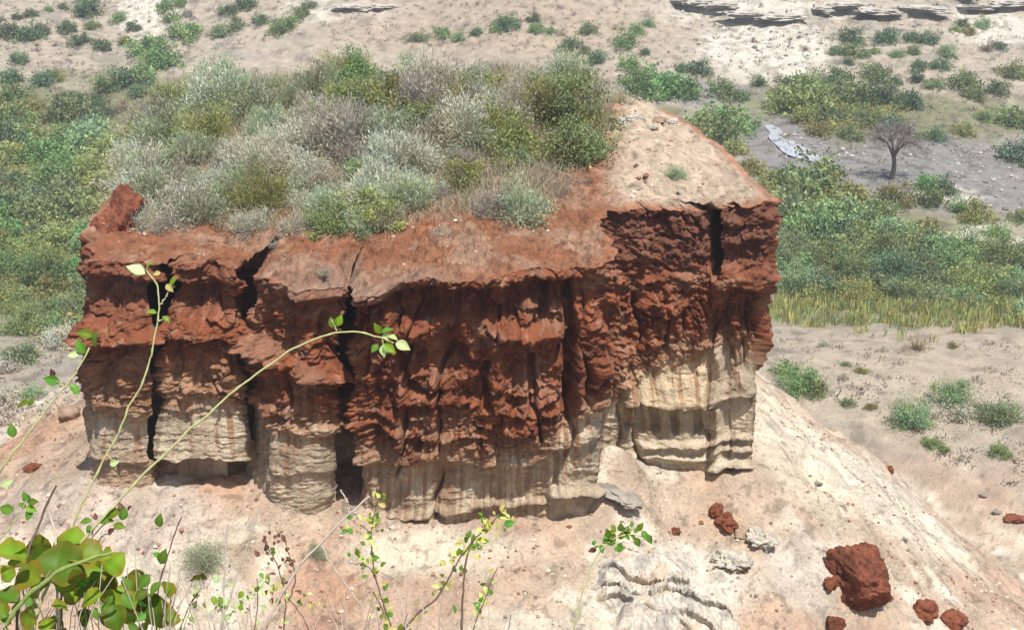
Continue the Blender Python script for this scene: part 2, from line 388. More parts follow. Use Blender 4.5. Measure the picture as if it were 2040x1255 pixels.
# ------------------------------------------------------------------ butte: walls
dd = np.linalg.norm(np.diff(np.concatenate([PT, PT[:1]])[:, :2], axis=0), axis=1)
arc = np.concatenate([[0], np.cumsum(dd)]); Lf = arc[len(FRONT) - 1]
s_f = np.linspace(0, Lf, 1150, False); s_b = np.linspace(Lf, arc[-1], 230, False)
S = np.concatenate([s_f, s_b]); NS = len(S)
wrap = lambda P: np.concatenate([P, P[:1]])
def along(P):
    Q = wrap(P); return np.stack([np.interp(S, arc, Q[:, i]) for i in range(3)], -1)
LT, LB = along(PT), along(PB)
# smooth outward plan normals
s_u = np.linspace(0, arc[-1], 2000, False)
pl = np.stack([np.interp(s_u, arc, wrap((PT + PB) / 2)[:, i]) for i in range(2)], -1)
k = 26; ker = np.hanning(2 * k + 1); ker /= ker.sum()
pls = np.stack([np.convolve(np.concatenate([pl[-k:, i], pl[:, i], pl[:k, i]]), ker, 'valid') for i in range(2)], -1)
tg = np.roll(pls, -1, 0) - np.roll(pls, 1, 0); nrm = np.stack([tg[:, 1], -tg[:, 0]], -1); nrm /= np.linalg.norm(nrm, axis=1)[:, None]
NX = np.interp(S, s_u, nrm[:, 0]); NY = np.interp(S, s_u, nrm[:, 1])
NT = 380
tt = np.linspace(0, 1.0, NT)
tt = tt * 1.12          # continue below the ground line
Pn = LT[None] * (1 - tt[:, None, None]) + LB[None] * tt[:, None, None]
u, v, _ = proj(Pn)
isf = (np.arange(NS) < 1150)[None, :].repeat(NT, 0)
u = np.where(isf, u, 2500 + (S - Lf)[None, :] * 95)
v = np.where(isf, v, 430 + 95 * 5.6 * tt[:, None])
wu_ = u + 9 * fbm(u / 60, v / 60, 1.0, 3); wv_ = v + 9 * fbm(u / 60, v / 60, 9.0, 3)
off = np.zeros(u.shape); redm0 = sstep(860, 760, v)
def win(x, a, b, s=14): return sstep(a - s, a + s, x) * sstep(b + s, b - s, x)
def shelf(pts, h_up, h_dn, amp):
    global off
    p = np.array(pts, float); vc = np.interp(wu_, p[:, 0], p[:, 1])
    r = wv_ - vc
    prof = np.where(r < 0, sstep(-h_up, 0, r), sstep(h_dn, 0, r))
    off += amp * prof * win(wu_, p[0, 0], p[-1, 0])
def blob(cx, cy, rx, ry, amp, pw=1.5):
    global off
    off += amp * np.exp(-(((wu_ - cx) / rx) ** 2 + ((wv_ - cy) / ry) ** 2) ** pw)
def crack(pts, w, depth):
    global off
    d = seg_dist(wu_ * 0.6 + u * 0.4, wv_, pts); off -= depth * sstep(w * 1.25, w * 0.45, d) * (0.3 + 0.7 * sstep(2, 22, v - v[0:1]))
bl = interp(u, [(140,795),(310,800),(330,778),(480,782),(500,790),(540,838),(660,850),(700,905),(880,895),(1000,902),(1090,868),(1150,820),(1190,788),(1210,770),(1260,745),(1320,715),(1400,690),(1440,685),(1520,688),(2500,720),(4800,760)])
bl = bl + 9 * fbm(u / 40, v / 60, 70.0, 4)
below = v - bl
# broad undulation, erosion columns, strata saw-teeth, crumbly blocks
off += 0.20 * fbm(u / 170, v / 260, 3.0, 3) + 0.11 * redm0 * fbm(u / 55, v / 60, 3.6, 3)
colm = sstep(560, 640, v)
off += (0.06 + 0.09 * sstep(30, -15, below)) * colm * ridged(u / 85 + 0.15 * fbm(u / 90, v / 120, 2), v / 700, 5.0, 4)
redm_ = sstep(30, -15, below)
pw_ = 0.35 + 0.55 * sstep(20, -30, below)
ph = v / 46 + pw_ * fbm(u / 140, v / 90, 6.0, 3); saw = ph - np.floor(ph)
saw = np.where(saw < 0.82, saw / 0.82, (1 - saw) / 0.18)
lo_ = sstep(720, 820, v)
off += (0.025 + 0.05 * redm_) * saw * sstep(0.0, 0.5, fbm(u / 110, v / 60, 12.0, 3))
ph2 = v / 19 + pw_ * fbm(u / 80, v / 60, 16.0, 3); saw2 = ph2 - np.floor(ph2)
saw2 = np.where(saw2 < 0.8, saw2 / 0.8, (1 - saw2) / 0.2)
off += 0.035 * (0.3 + redm_) * saw2 * sstep(0.0, 0.45, fbm(u / 70, v / 45, 22.0, 3))
f1, f2, idv = worley((u + 12 * n1.flat[0] + 14 * fbm(u / 40, v / 40, 4, 2)) / 46, (v + 14 * fbm(u / 40, v / 40, 8, 2)) / 34, 1)
redm = sstep(30, -15, below)
crm = sstep(-0.35, 0.3, fbm(u / 150, v / 130, 30.0, 2))
off += crm * (0.015 + 0.15 * redm) * (idv - 0.5) * 1.4 * sstep(0, 0.16, f2 - f1) - 0.05 * crm * redm * sstep(0.10, 0, f2 - f1)
f1, f2, idv = worley((u + 6 * fbm(u / 20, v / 20, 4, 2)) / 17, (v + 6 * fbm(u / 20, v / 20, 8, 2)) / 13, 2)
off += (0.012 + 0.05 * redm) * (idv - 0.5) * sstep(0, 0.2, f2 - f1)
off += 0.05 * (0.4 + redm) * fbm(u / 13, v / 11, 40.0, 3, 0.6) + 0.06 * redm * ridged(u / 70 + 3, v / 48, 44.0, 3) * sstep(-0.2, 0.3, fbm(u / 120, v / 100, 47.0, 2))
fl = np.abs(perlin(u / 75 + 0.25 * fbm(u / 60, v / 110, 51.0, 2), v / 620, 52.0)); flw = sstep(-0.2, 0.25, fbm(u / 200, v / 150, 53.0, 2)) * sstep(545, 620, v) * (0.25 + 0.75 * sstep(480, 540, u))
off -= (0.16 + 0.16 * redm) * flw * sstep(0.05, 0.012, fl) + 0.10 * flw * sstep(0.16, 0.03, fl)
bed = fbm(u / 75, v / 6.5, 99.0, 3, 0.6)
off += (0.013 + 0.017 * redm) * bed * sstep(-0.3, 0.3, fbm(u / 130, v / 90, 101.0, 2)) + (0.02 + 0.025 * redm) * sstep(0.25, 0.45, fbm(u / 50, v / 9, 103.0, 2)) * sstep(700, 800, v)
# what the photograph shows: rim slabs
rim_over = interp(u[0], [(150,0.05),(330,0.02),(480,-0.05),(560,0.12),(600,0.34),(680,0.15),(700,0.05),(740,0.4),(790,0.36),(802,0.08),(860,0.30),(900,0.45),(960,0.46),(985,0.2),(1010,0.22),(1100,0.28),(1200,0.32),(1204,0.1),(1230,-0.08),(1420,-0.05),(1560,0.0),(2600,0.0)])
rim_over = rim_over + 0.10 * fbm(u[0] / 33, 3.3, 1.1, 4)
thick = 21 + 7 * perlin(u[0] / 40, 5.5)
dv = v - v[0:1]
off += rim_over[None] * sstep(thick[None] * 1.25, thick[None] * 0.75, dv)
# left blocks
shelf([(140,652),(240,662),(330,660),(420,665),(500,680),(560,715),(640,745),(680,745)], 46, 12, 0.40)
shelf([(150,690),(240,700),(330,690),(490,695)], 20, 8, 0.08)
blob(240, 585, 75, 34, -0.26, 2); blob(405, 590, 75, 32, -0.30, 2); blob(455, 560, 22, 25, 0.16); blob(255, 600, 30, 30, 0.14)
shelf([(160,545),(300,552),(330,548)], 22, 10, 0.16); shelf([(330,560),(460,560)], 26, 12, 0.14)
shelf([(160,800),(300,812)], 18, 5, 0.07); shelf([(325,770),(470,775)], 22, 6, 0.09); shelf([(325,806),(490,812)], 16, 5, 0.08)
shelf([(150,908),(240,905),(300,925)], 80, 5, 0.12)
shelf([(322,900),(400,904),(488,900)], 120, 5, 0.30); off -= 0.45 * win(wu_, 318, 490, 8) * sstep(900, 912, wv_)
blob(335, 725, 18, 30, 0.14)
# third column and cracks
blob(600, 930, 58, 120, 0.22, 3); blob(520, 860, 22, 120, -0.16, 3)
shelf([(540,922),(660,926)], 60, 4, 0.07); shelf([(535,843),(660,852)], 14, 6, 0.08)
blob(620, 790, 55, 40, 0.12); blob(560, 640, 40, 60, -0.12)
crack([(322,510),(334,545),(336,575)], 13, 0.75); crack([(316,575),(318,650),(312,700),(312,900)], 16, 1.7)
crack([(494,540),(492,640),(490,720),(491,890)], 10, 0.55); crack([(470,540),(500,548)], 14, 0.5)
crack([(708,562),(698,600),(692,660)], 22, 0.75); crack([(690,640),(688,720),(686,830),(682,880),(684,1010)], 17, 1.15)
blob(700, 940, 16, 80, -0.3); crack([(730,610),(728,660)], 7, 0.35); crack([(650,600),(640,650)], 8, 0.3)
blob(705, 605, 14, 14, 0.3); blob(740, 600, 16, 16, 0.25)
# main front block
crack([(790,570),(795,640)], 10, 0.4); crack([(800,695),(812,745),(835,768),(870,775)], 8, 0.4)
blob(860, 590, 60, 34, -0.32, 2); blob(960, 590, 90, 34, -0.16, 2); blob(1060, 575, 60, 30, -0.28, 2); blob(900, 690, 36, 60, -0.2, 2)
blob(860, 640, 52, 22, 0.2, 2); blob(830, 655, 30, 24, 0.15); blob(845, 755, 52, 38, 0.16, 2); shelf([(800,785),(930,795)], 40, 6, 0.18)
shelf([(955,640),(1000,646),(1050,655),(1130,650)], 22, 26, 0.34); blob(1060, 600, 24, 10, 0.25); blob(1010, 750, 36, 80, 0.14, 3)
crack([(968,640),(985,660)], 6, 0.2); crack([(968,720),(966,800)], 7, 0.28); crack([(1058,700),(1060,800)], 9, 0.3); crack([(1130,560),(1134,650),(1128,800)], 12, 0.5)
crack([(1085,570),(1080,620)], 10, 0.35); blob(1165, 680, 24, 130, 0.10, 3)
shelf([(1070,790),(1130,778),(1180,760)], 30, 5, 0.12); shelf([(960,805),(1060,810)], 16, 5, 0.09)
shelf([(700,845),(800,850),(880,868),(1000,850),(1090,840)], 18, 6, 0.13); shelf([(700,818),(860,822)], 12, 5, 0.09)
shelf([(700,918),(820,908),(880,902),(960,918),(1040,922),(1100,895)], 26, 5, 0.14)
shelf([(1085,885),(1120,878),(1190,868)], 40, 4, 0.14); shelf([(1100,985),(1190,975)], 22, 8, 0.26); crack([(1107,900),(1108,975)], 6, 0.16)
shelf([(720,1028),(800,1018),(900,1014),(1090,1006)], 14, 9, 0.14)
off -= 0.10 * win(wu_, 700, 1095, 10) * sstep(915, 935, wv_)
# right wall and end pillar
crack([(1424,415),(1428,470),(1434,545)], 10, 0.8); blob(1330, 600, 26, 40, 0.14); blob(1330, 470, 120, 50, -0.18, 2)
shelf([(1210,500),(1420,500)], 60, 40, 0.10); shelf([(1270,560),(1340,548),(1380,556)], 14, 10, 0.14)
shelf([(1440,445),(1560,440)], 30, 8, 0.08); shelf([(1440,480),(1560,470)], 20, 6, 0.07); shelf([(1440,566),(1560,562)], 60, 8, 0.22)
blob(1420, 570, 30, 40, 0.22); off -= 0.28 * win(wu_, 1442, 1560, 6) * sstep(566, 575, wv_) * sstep(720, 640, wv_)
off -= 0.20 * win(wu_, 1436, 1600, 6) * sstep(655, 700, wv_)
shelf([(1330,690),(1400,684),(1430,688)], 16, 6, 0.09)
shelf([(1230,798),(1300,796),(1390,800),(1430,803),(1450,793),(1515,792)], 60, 5, 0.26)
for x in (1245, 1272, 1300, 1340, 1385): crack([(x, 806), (x + 4, 852)], 9, 0.2)
shelf([(1260,885),(1420,880),(1515,872)], 14, 6, 0.16); shelf([(1250,905),(1420,910)], 12, 6, 0.14); shelf([(1420,900),(1515,902)], 16, 5, 0.16)
shelf([(1405,930),(1515,928)], 18, 5, 0.22); off -= 0.22 * win(wu_, 1425, 1520, 8) * sstep(930, 938, wv_)
off = off * np.concatenate([np.ones(1150), np.interp(np.arange(NS - 1150), [0, 12, NS - 1170, NS - 1151], [1, 0.45, 0.45, 1])])[None]
P = Pn.copy(); P[..., 0] += NX[None] * off; P[..., 1] += NY[None] * off
P[..., 2] += 0.02 * fbm(u / 18, v / 14, 60.0, 2) * (tt[:, None] > 0)
# layer boundary: red clay over pale tuff
# colours
nA = fbm(u / 90, v / 70, 80.0, 4); nB = fbm(u / 16, v / 16, 84.0, 4); vs = fbm(u / 11, v / 170, 88.0, 4); hs = fbm(u / 160, v / 9, 92.0, 4)
cr = np.zeros(u.shape + (3,)); cr[:] = (0.27, 0.090, 0.042)
cr = mixc(cr, (0.33, 0.16, 0.095), sstep(0.05, 0.6, nA)); cr = mixc(cr, (0.165, 0.052, 0.027), sstep(0.05, 0.6, -nA + 0.3 * nB))
cr = mixc(cr, (0.44, 0.25, 0.16), 0.5 * sstep(0.25, 0.7, nB))
cr = mixc(cr, (0.38, 0.20, 0.11), 0.75 * sstep(690, 720, v) * sstep(530, 480, u) + 0 * v)
cr = mixc(cr, (0.36, 0.235, 0.17), 0.55 * win(wu_, 540, 800, 30) * sstep(600, 560, v))
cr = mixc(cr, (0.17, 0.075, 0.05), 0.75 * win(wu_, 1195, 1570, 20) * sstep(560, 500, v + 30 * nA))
cr = mixc(cr, (0.24, 0.10, 0.06), 0.6 * sstep(640, 600, v) * sstep(520, 480, u))
cr = cr * (1 + 0.24 * vs + 0.14 * hs)[..., None]
cp = np.zeros_like(cr); cp[:] = (0.47, 0.385, 0.275)
cp = mixc(cp, (0.58, 0.49, 0.36), sstep(0.0, 0.6, nA + 0.3 * nB)); cp = mixc(cp, (0.33, 0.26, 0.185), 0.8 * sstep(0.05, 0.6, -nA + 0.4 * nB))
cp = mixc(cp, (0.56, 0.45, 0.29), 0.8 * win(wu_, 1230, 1420, 40) * sstep(860, 780, v))
cp = mixc(cp, (0.30, 0.145, 0.075), 0.85 * sstep(0.12, 0.5, vs + 0.25 * nA) * sstep(190, 30, below))
cp = mixc(cp, (0.30, 0.195, 0.125), 0.8 * win(wu_, 690, 1100, 30) * sstep(0.0, 0.3, vs + 0.3))
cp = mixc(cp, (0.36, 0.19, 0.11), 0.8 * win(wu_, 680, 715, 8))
cp = mixc(cp, (0.38, 0.23, 0.15), 0.6 * sstep(880, 930, v) * sstep(520, 300, u))
cp = cp * (1 + 0.12 * hs + 0.10 * vs)[..., None]
tr_ = below + 26 * vs + 30 * nA + 14 * nB
cc = mixc(cr, (0.36, 0.215, 0.13), 0.8 * sstep(-55, -5, tr_))
cc = mixc(cc, cp, sstep(-8, 40, tr_))
cc = cc * (0.94 - 0.14 * sstep(10, -40, tr_))[..., None]
cc = np.clip(cc, 0.02, 0.7)
Q = grid_quads(NT, NS, True)
isp = (below.reshape(-1)[Q].mean(1) > 0)
def sub(V, Qs, C):
    idx, inv = np.unique(Qs, return_inverse=True); return V[idx], inv.reshape(-1, 4), C[idx]
butte = link('rock_butte', None, loc=(0, 0, 0), label='flat-topped red butte with pale lower walls rising from the talus', cat='butte')
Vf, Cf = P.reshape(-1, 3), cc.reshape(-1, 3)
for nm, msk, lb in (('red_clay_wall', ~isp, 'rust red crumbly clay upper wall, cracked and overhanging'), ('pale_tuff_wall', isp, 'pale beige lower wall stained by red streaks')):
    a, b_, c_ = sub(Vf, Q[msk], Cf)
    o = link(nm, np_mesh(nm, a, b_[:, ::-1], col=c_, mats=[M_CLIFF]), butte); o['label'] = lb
# soil top, ringed inward from the rim
NR = 105
kk = np.linspace(0, 1, NR) ** 1.25
R0 = P[0]
cen = np.array([-2.0, 28.0])
k = 16; ker = np.hanning(2 * k + 1); ker /= ker.sum()
RS = np.stack([np.convolve(np.concatenate([R0[-k:, i], R0[:, i], R0[:k, i]]), ker, 'valid') for i in range(2)], -1)
TX = R0[None, :, 0] * (1 - kk[:, None]) + cen[0] * kk[:, None]; TY = R0[None, :, 1] * (1 - kk[:, None]) + cen[1] * kk[:, None]
dist = np.hypot(TX - R0[None, :, 0], TY - R0[None, :, 1])
bw_ = 1 - np.exp(-(dist / 0.22) ** 2)
TX = TX + bw_ * (RS[:, 0] - R0[:, 0])[None] * (1 - kk[:, None]); TY = TY + bw_ * (RS[:, 1] - R0[:, 1])[None] * (1 - kk[:, None])
TZ0 = top_z(TX, TY)
TZ = TZ0 + (R0[:, 2] - TZ0[0])[None] * np.exp(-(dist / 0.55) ** 2) + 0.05 * fbm(TX * 2.2, TY * 2.2, 7.0, 4) * sstep(0.0, 0.3, dist) + 0.03 * fbm(TX * 9, TY * 9, 7.0, 3, 0.6) * sstep(0.0, 0.15, dist)
e1, e2, ei = worley(TX * 3.2 + 0.6 * fbm(TX * 3, TY * 3, 1.0, 2), TY * 3.2 + 0.6 * fbm(TX * 3, TY * 3, 2.0, 2), 5)
TZ = TZ + (0.06 * ridged(TX * 1.8, TY * 1.8, 3.0, 4) + 0.07 * (ei - 0.5) * sstep(0, 0.25, e2 - e1) + 0.045 * fbm(TX * 7, TY * 7, 6.0, 4, 0.65)) * sstep(0.03, 0.4, dist)
T3 = np.stack([TX, TY, TZ], -1); tu, tv, _ = proj(T3)
m1 = fbm(TX * 0.9, TY * 0.9, 20.0, 4); m2 = fbm(TX * 4, TY * 4, 22.0, 4)
ct = np.zeros(TX.shape + (3,)); ct[:] = (0.33, 0.155, 0.088)
ct = mixc(ct, (0.37, 0.225, 0.145), sstep(0.0, 0.5, m1 + 0.4 * m2)); ct = mixc(ct, (0.30, 0.125, 0.065), sstep(0.0, 0.5, -m1 + 0.4 * m2))
ct = mixc(ct, (0.58, 0.455, 0.335), sstep(1180, 1260, tu + 20 * m1) * sstep(430, 390, tv + 15 * m1 + 8 * m2))
ct = mixc(ct, (0.36, 0.29, 0.205), 0.8 * sstep(430, 350, tv + 15 * m1) * sstep(1180, 1100, tu))
ct = mixc(ct, (0.40, 0.17, 0.09), 0.8 * sstep(0.45, 0.0, dist) * sstep(1000, 1250, tu))
ct = mixc(ct, (0.37, 0.265, 0.20), 0.6 * sstep(1.0, 0.1, dist + 0.3 * m1) * sstep(1000, 800, tu) * sstep(520, 600, tu))
ct = np.clip(ct * (0.76 + 0.2 * m2 - 0.3 * sstep(0.3, 0.6, fbm(TX * 6, TY * 6, 51.0, 3, 0.65)))[..., None], 0.03, 0.7)
o = link('soil_cap', np_mesh('soil_cap', T3.reshape(-1, 3), grid_quads(NR, NS, True), col=ct.reshape(-1, 3), mats=[M_CLIFF]), butte)
o['label'] = 'sandy red soil on top of the butte'
def butte_top(X, Y): return top_z(X, Y)

# ------------------------------------------------------------------ rocks
import bmesh
def rock_mesh(name, seed, sub_=4, rough=0.35, flat=0.0, col=(0.3, 0.1, 0.05), col2=None, cuts=9, strata=0.0, box=0.0):
    r = np.random.default_rng(seed)
    bm = bmesh.new(); bmesh.ops.create_icosphere(bm, subdivisions=sub_, radius=1.0)
    V = np.array([v_.co[:] for v_ in bm.verts]); T = np.array([[v_.index for v_ in f.verts] for f in bm.faces]); bm.free()
    if box: V = V * (1 - box) + box * 0.85 * V / np.abs(V).max(1)[:, None]
    N0 = V / np.linalg.norm(V, axis=1)[:, None]
    for i in range(cuts):
        n = r.normal(size=3); n /= np.linalg.norm(n); h = r.uniform(0.55, 0.85)
        dcut = V @ n - h; V -= np.maximum(dcut, 0)[:, None] * n[None] * 0.92
    s = r.uniform(0, 50)
    d = rough * (0.5 * fbm(V[:, 0] * 1.3 + s, V[:, 1] * 1.3, V[:, 2] * 1.3, 3) + 0.22 * fbm(V[:, 0] * 4 + s, V[:, 1] * 4, V[:, 2] * 4, 3) + 0.10 * fbm(V[:, 0] * 11 + s, V[:, 1] * 11, V[:, 2] * 11, 2))
    if strata: d += strata * np.sin(V[:, 2] * 9 + 2 * fbm(V[:, 0] + s, V[:, 1], V[:, 2], 2)) 
    V = V + N0 * d[:, None]
    V[:, 2] *= 1 - flat
    nn = fbm(V[:, 0] * 2 + s, V[:, 1] * 2, V[:, 2] * 2, 4)
    C = mixc(np.broadcast_to(np.array(col), V.shape).copy(), col2 or tuple(x * 0.6 for x in col), sstep(-0.1, 0.5, nn))
    return np_mesh(name, V, tris=T, col=C, mats=[M_ROCK], smooth=True)
REDR = dict(col=(0.25, 0.085, 0.045), col2=(0.15, 0.05, 0.028)); PALER = dict(col=(0.60, 0.55, 0.45), col2=(0.36, 0.33, 0.28)); TANR = dict(col=(0.44, 0.31, 0.22), col2=(0.28, 0.19, 0.13)); GREYR = dict(col=(0.36, 0.32, 0.27), col2=(0.20, 0.18, 0.16))
RK = {'red': [rock_mesh('red_rock', 20 + i, 4, 0.6, cuts=12, **REDR) for i in range(3)], 'pale': [rock_mesh('pale_rock', 30 + i, 5, 1.0, 0.3, cuts=14, **PALER) for i in range(3)],
      'tan': [rock_mesh('tan_rock', 40 + i, 3, 0.5, 0.2, **TANR) for i in range(3)], 'grey': [rock_mesh('grey_rock', 50 + i, 4, 0.7, 0.35, cuts=12, **GREYR) for i in range(3)]}
# block standing on the left rear of the butte top: built as a part of it
bk = link('standing_block', rock_mesh('standing_block', 71, 6, 0.40, 0.0, cuts=6, strata=0.03, box=0.7, col=(0.20, 0.07, 0.04), col2=(0.13, 0.045, 0.027)), butte)
p = at_Y(np.array(250.0), np.array(462.0), 25.7); bk.location = p; bk.scale = (0.92, 0.95, 0.98); bk.rotation_euler = (0, 0, 0.3)
bk['label'] = 'dark red block standing at the left rear of the top'

# ------------------------------------------------------------------ plant prototypes
def leaf_quads(C, D, Ln, Wd, r):
    """diamond leaves: centres C, directions D, lengths, widths"""
    n = len(C); rv = r.normal(size=(n, 3)); Sx = np.cross(D, rv); Sx /= np.linalg.norm(Sx, axis=1)[:, None] + 1e-9
    Ln = np.broadcast_to(Ln, (n,))[:, None]; Wd = np.broadcast_to(Wd, (n,))[:, None]
    V = np.stack([C - D * Ln * 0.5, C + Sx * Wd * 0.5, C + D * Ln * 0.5, C - Sx * Wd * 0.5], 1).reshape(-1, 3)
    return V, np.arange(4 * n).reshape(-1, 4)
def unit(v): return v / (np.linalg.norm(v, axis=-1, keepdims=True) + 1e-9)
def dome(r, n, hgt, lo=-0.15):
    d = unit(r.normal(size=(n, 3))); d[:, 2] = np.abs(d[:, 2]) * (1 - lo) + lo
    return d * np.array([1, 1, hgt])
def bush_parts(seed, nc=34, nl=90, ll=0.10, lw=0.035, hgt=0.95, spread=0.22, outward=0.6, ntw=60, twr=0.008, droop=0.0):
    r = np.random.default_rng(seed)
    cd = dome(r, nc, hgt); rad = r.uniform(0.45, 1.0, nc) ** 0.6
    lump = 1 + 0.32 * np.clip(r.normal(size=nc), -1.5, 1.6); cen = cd * (rad * lump)[:, None] * 0.82 + np.array([0, 0, 0.12])
    nls = (nl * r.uniform(0.5, 1.5, nc)).astype(int)
    ids = np.repeat(np.arange(nc), nls)
    C = cen[ids] + r.normal(size=(len(ids), 3)) * spread * r.uniform(0.6, 1.2, nc)[ids][:, None] * np.array([1, 1, 0.75])
    C[:, 2] = np.maximum(C[:, 2], 0.02)
    D = unit(outward * unit(C + 1e-6) + r.normal(size=C.shape) * 0.6 + np.array([0, 0, 0.3 - droop]))
    V, Q = leaf_quads(C, D, ll * r.uniform(0.6, 1.4, len(C)), lw * r.uniform(0.7, 1.3, len(C)), r)
    tint = (r.uniform(0.75, 1.25, nc)[ids] * r.uniform(0.75, 1.25, len(ids)))
    hue = r.normal(0, 0.06, nc)[ids]
    col = np.repeat(np.stack([tint * (1 + hue), tint, tint * (1 - hue)], -1), 4, 0)
    tw = []
    for i in range(ntw):
        e = cen[r.integers(nc)] * r.uniform(0.8, 1.25) + r.normal(size=3) * 0.12; e[2] = max(e[2], 0.1)
        b0 = np.array([r.normal() * 0.10, r.normal() * 0.10, -0.12]); m = (b0 * 0.4 + e * 0.6) * np.array([0.85, 0.85, 1.1]) + r.normal(size=3) * 0.05
        tw.append(tube([b0, m, e], [twr * 2.2, twr * 1.4, twr * 0.5], 3))
    TV, TQ = join(tw)
    return (V, Q, col), (TV, TQ)
PROTO = {}
def make_protos(key, seeds, **kw):
    L = []
    for sd_ in seeds:
        (V, Q, c_), (TV, TQ) = bush_parts(sd_, **kw)
        fol = np_mesh(key + '_foliage', V, Q, col=c_, smooth=False)
        tws = np_mesh(key + '_stems', TV, TQ, col=np.ones((len(TV), 3)), mats=[M_TWIG])
        both = np_mesh(key + '_bush', np.concatenate([V, TV]), np.concatenate([Q, TQ + len(V)]), col=np.concatenate([c_, np.ones((len(TV), 3))]), smooth=False,
                       mat_idx=np.concatenate([np.zeros(len(Q), int), np.ones(len(TQ), int)]))
        L.append((fol, tws, both))
    PROTO[key] = L
make_protos('wispy', range(100, 106), nc=46, nl=95, ll=0.15, lw=0.022, hgt=1.0, spread=0.21, outward=1.0, ntw=170, twr=0.008)
make_protos('leafy', range(110, 115), nc=44, nl=105, ll=0.085, lw=0.045, hgt=0.95, spread=0.18, outward=0.4, ntw=60, twr=0.010)
make_protos('far', range(120, 126), nc=36, nl=42, ll=0.15, lw=0.075, hgt=0.9, spread=0.17, outward=0.4, ntw=18, twr=0.015)
make_protos('sparse', range(130, 133), nc=26, nl=26, ll=0.12, lw=0.03, hgt=1.0, spread=0.2, outward=0.9, ntw=120, twr=0.008)
def with_mat(me, *mats):
    key = me.name + '|' + '|'.join(m.name for m in mats)
    if key not in MATMESH:
        m2 = me.copy(); m2.materials.clear()
        for m in mats: m2.materials.append(m)
        MATMESH[key] = m2
    return MATMESH[key]
MATMESH = {}
COLNAME = {'silver': 'silvery', 'grey': 'grey', 'sage': 'grey-green', 'olive': 'olive green', 'green': 'mid green', 'bright': 'bright green', 'dark': 'dark green', 'brown': 'dry brown', 'straw': 'straw'}
ORD = ['first', 'second', 'third', 'fourth', 'fifth', 'sixth', 'seventh', 'eighth', 'ninth', 'tenth', 'eleventh', 'twelfth', 'thirteenth', 'fourteenth', 'fifteenth', 'sixteenth', 'seventeenth', 'eighteenth', 'nineteenth', 'twentieth']
def rows_label(items, per, phrase):
    """items: (x, y, ..., kind); rows from the nearest up; returns one label for each item"""
    order = sorted(range(len(items)), key=lambda i: -items[i][1]); lab = {}
    rows = [order[i:i + per] for i in range(0, len(order), per)]
    for ri, row in enumerate(rows):
        for k_, i in enumerate(sorted(row, key=lambda j: items[j][0])):
            lab[i] = '%s bush %s, %s from left, %s row up' % (COLNAME[items[i][3]], phrase, ORD[k_], ORD[ri])
    return [lab[i] for i in range(len(items))]
def place_bush(name, pos, rad, kind, key, label, group, parts, hs=1.0, wide=1.0):
    fol, tws, both = random.choice(PROTO[key]); rz = random.uniform(0, 6.28)
    sc = (rad * wide, rad, rad * hs * random.uniform(0.85, 1.12))
    tilt = (random.uniform(-0.1, 0.1), random.uniform(-0.1, 0.1), rz)
    if parts:
        e = link(name, None, loc=pos, rot=tilt, scale=sc, label=label, cat='shrub' if name == 'shrub' else 'bush', group=group)
        link('foliage', with_mat(fol, LEAF[kind]), e); link('stems', tws, e)
    else:
        link(name, with_mat(both, LEAF['scrub' if kind == 'sage' else kind], M_TWIG), loc=pos, rot=tilt, scale=sc, label=label, cat='bush', group=group)

# ------------------------------------------------------------------ bushes on the butte
tb = []
r_ = np.random.default_rng(77)
for yb, x0, x1, st, ws in ((186,420,1200,66,100),(216,360,1200,72,108),(248,310,1130,76,116),(282,285,1080,78,118),(318,285,1040,80,118),(354,300,1010,80,112),(390,300,930,78,106),(424,330,820,70,104),(452,340,800,70,90)):
    x = x0
    while x < x1:
        kd = r_.choice(['silver','sage','grey','sage','sage','grey','silver','olive','green'] if yb > 240 else ['sage','sage','grey','olive','sage','green'])
        tb.append([x + r_.uniform(-18, 18), yb + r_.uniform(-14, 14), ws * r_.uniform(0.6, 1.3), kd]); x += st * r_.uniform(0.75, 1.25)
tb += [(1150,318,150,'green'),(1175,300,90,'green'),(1190,318,60,'green'),(745,440,130,'olive'),(520,425,110,'olive'),(925,372,90,'olive'),(1040,436,120,'sage'),(985,430,90,'grey'),(1035,335,80,'sage'),(1345,360,48,'sage'),
       (290,452,90,'silver'),(265,330,90,'silver'),(1110,395,60,'brown'),(1170,370,50,'brown'),(860,300,110,'brown'),(930,240,120,'olive'),(470,140,90,'sage'),(700,150,100,'olive'),(820,150,90,'sage'),(1100,215,90,'grey'),(1230,205,60,'grey'),(1010,255,110,'grey')]
tb = [b for b in tb if not (1120 < b[0] < 1210 and b[3] != 'green' and 225 < b[1] < 330)]
pos = hit_terrain([b[0] for b in tb], [b[1] for b in tb], butte_top, 15, 45, 400)
pos[:, 1] = np.minimum(pos[:, 1], 33.8); pos[:, 2] = butte_top(pos[:, 0], pos[:, 1])
labs = [l_.replace(' bush ', ' shrub ') for l_ in rows_label(tb, 15, 'on the butte top')]
for b, p, lb in zip(tb, pos, labs):
    d = p[1] * CP - p[2] * SP; rad = b[2] * 0.5 * d / F * 1.08
    key = 'leafy' if b[3] == 'green' or (b[3] == 'olive' and random.random() < 0.5) else ('sparse' if b[3] == 'brown' else 'wispy')
    place_bush('shrub', p - np.array([0, 0, 0.05]), rad, b[3], key, lb, 'bushes on the butte top', True, 1.15)
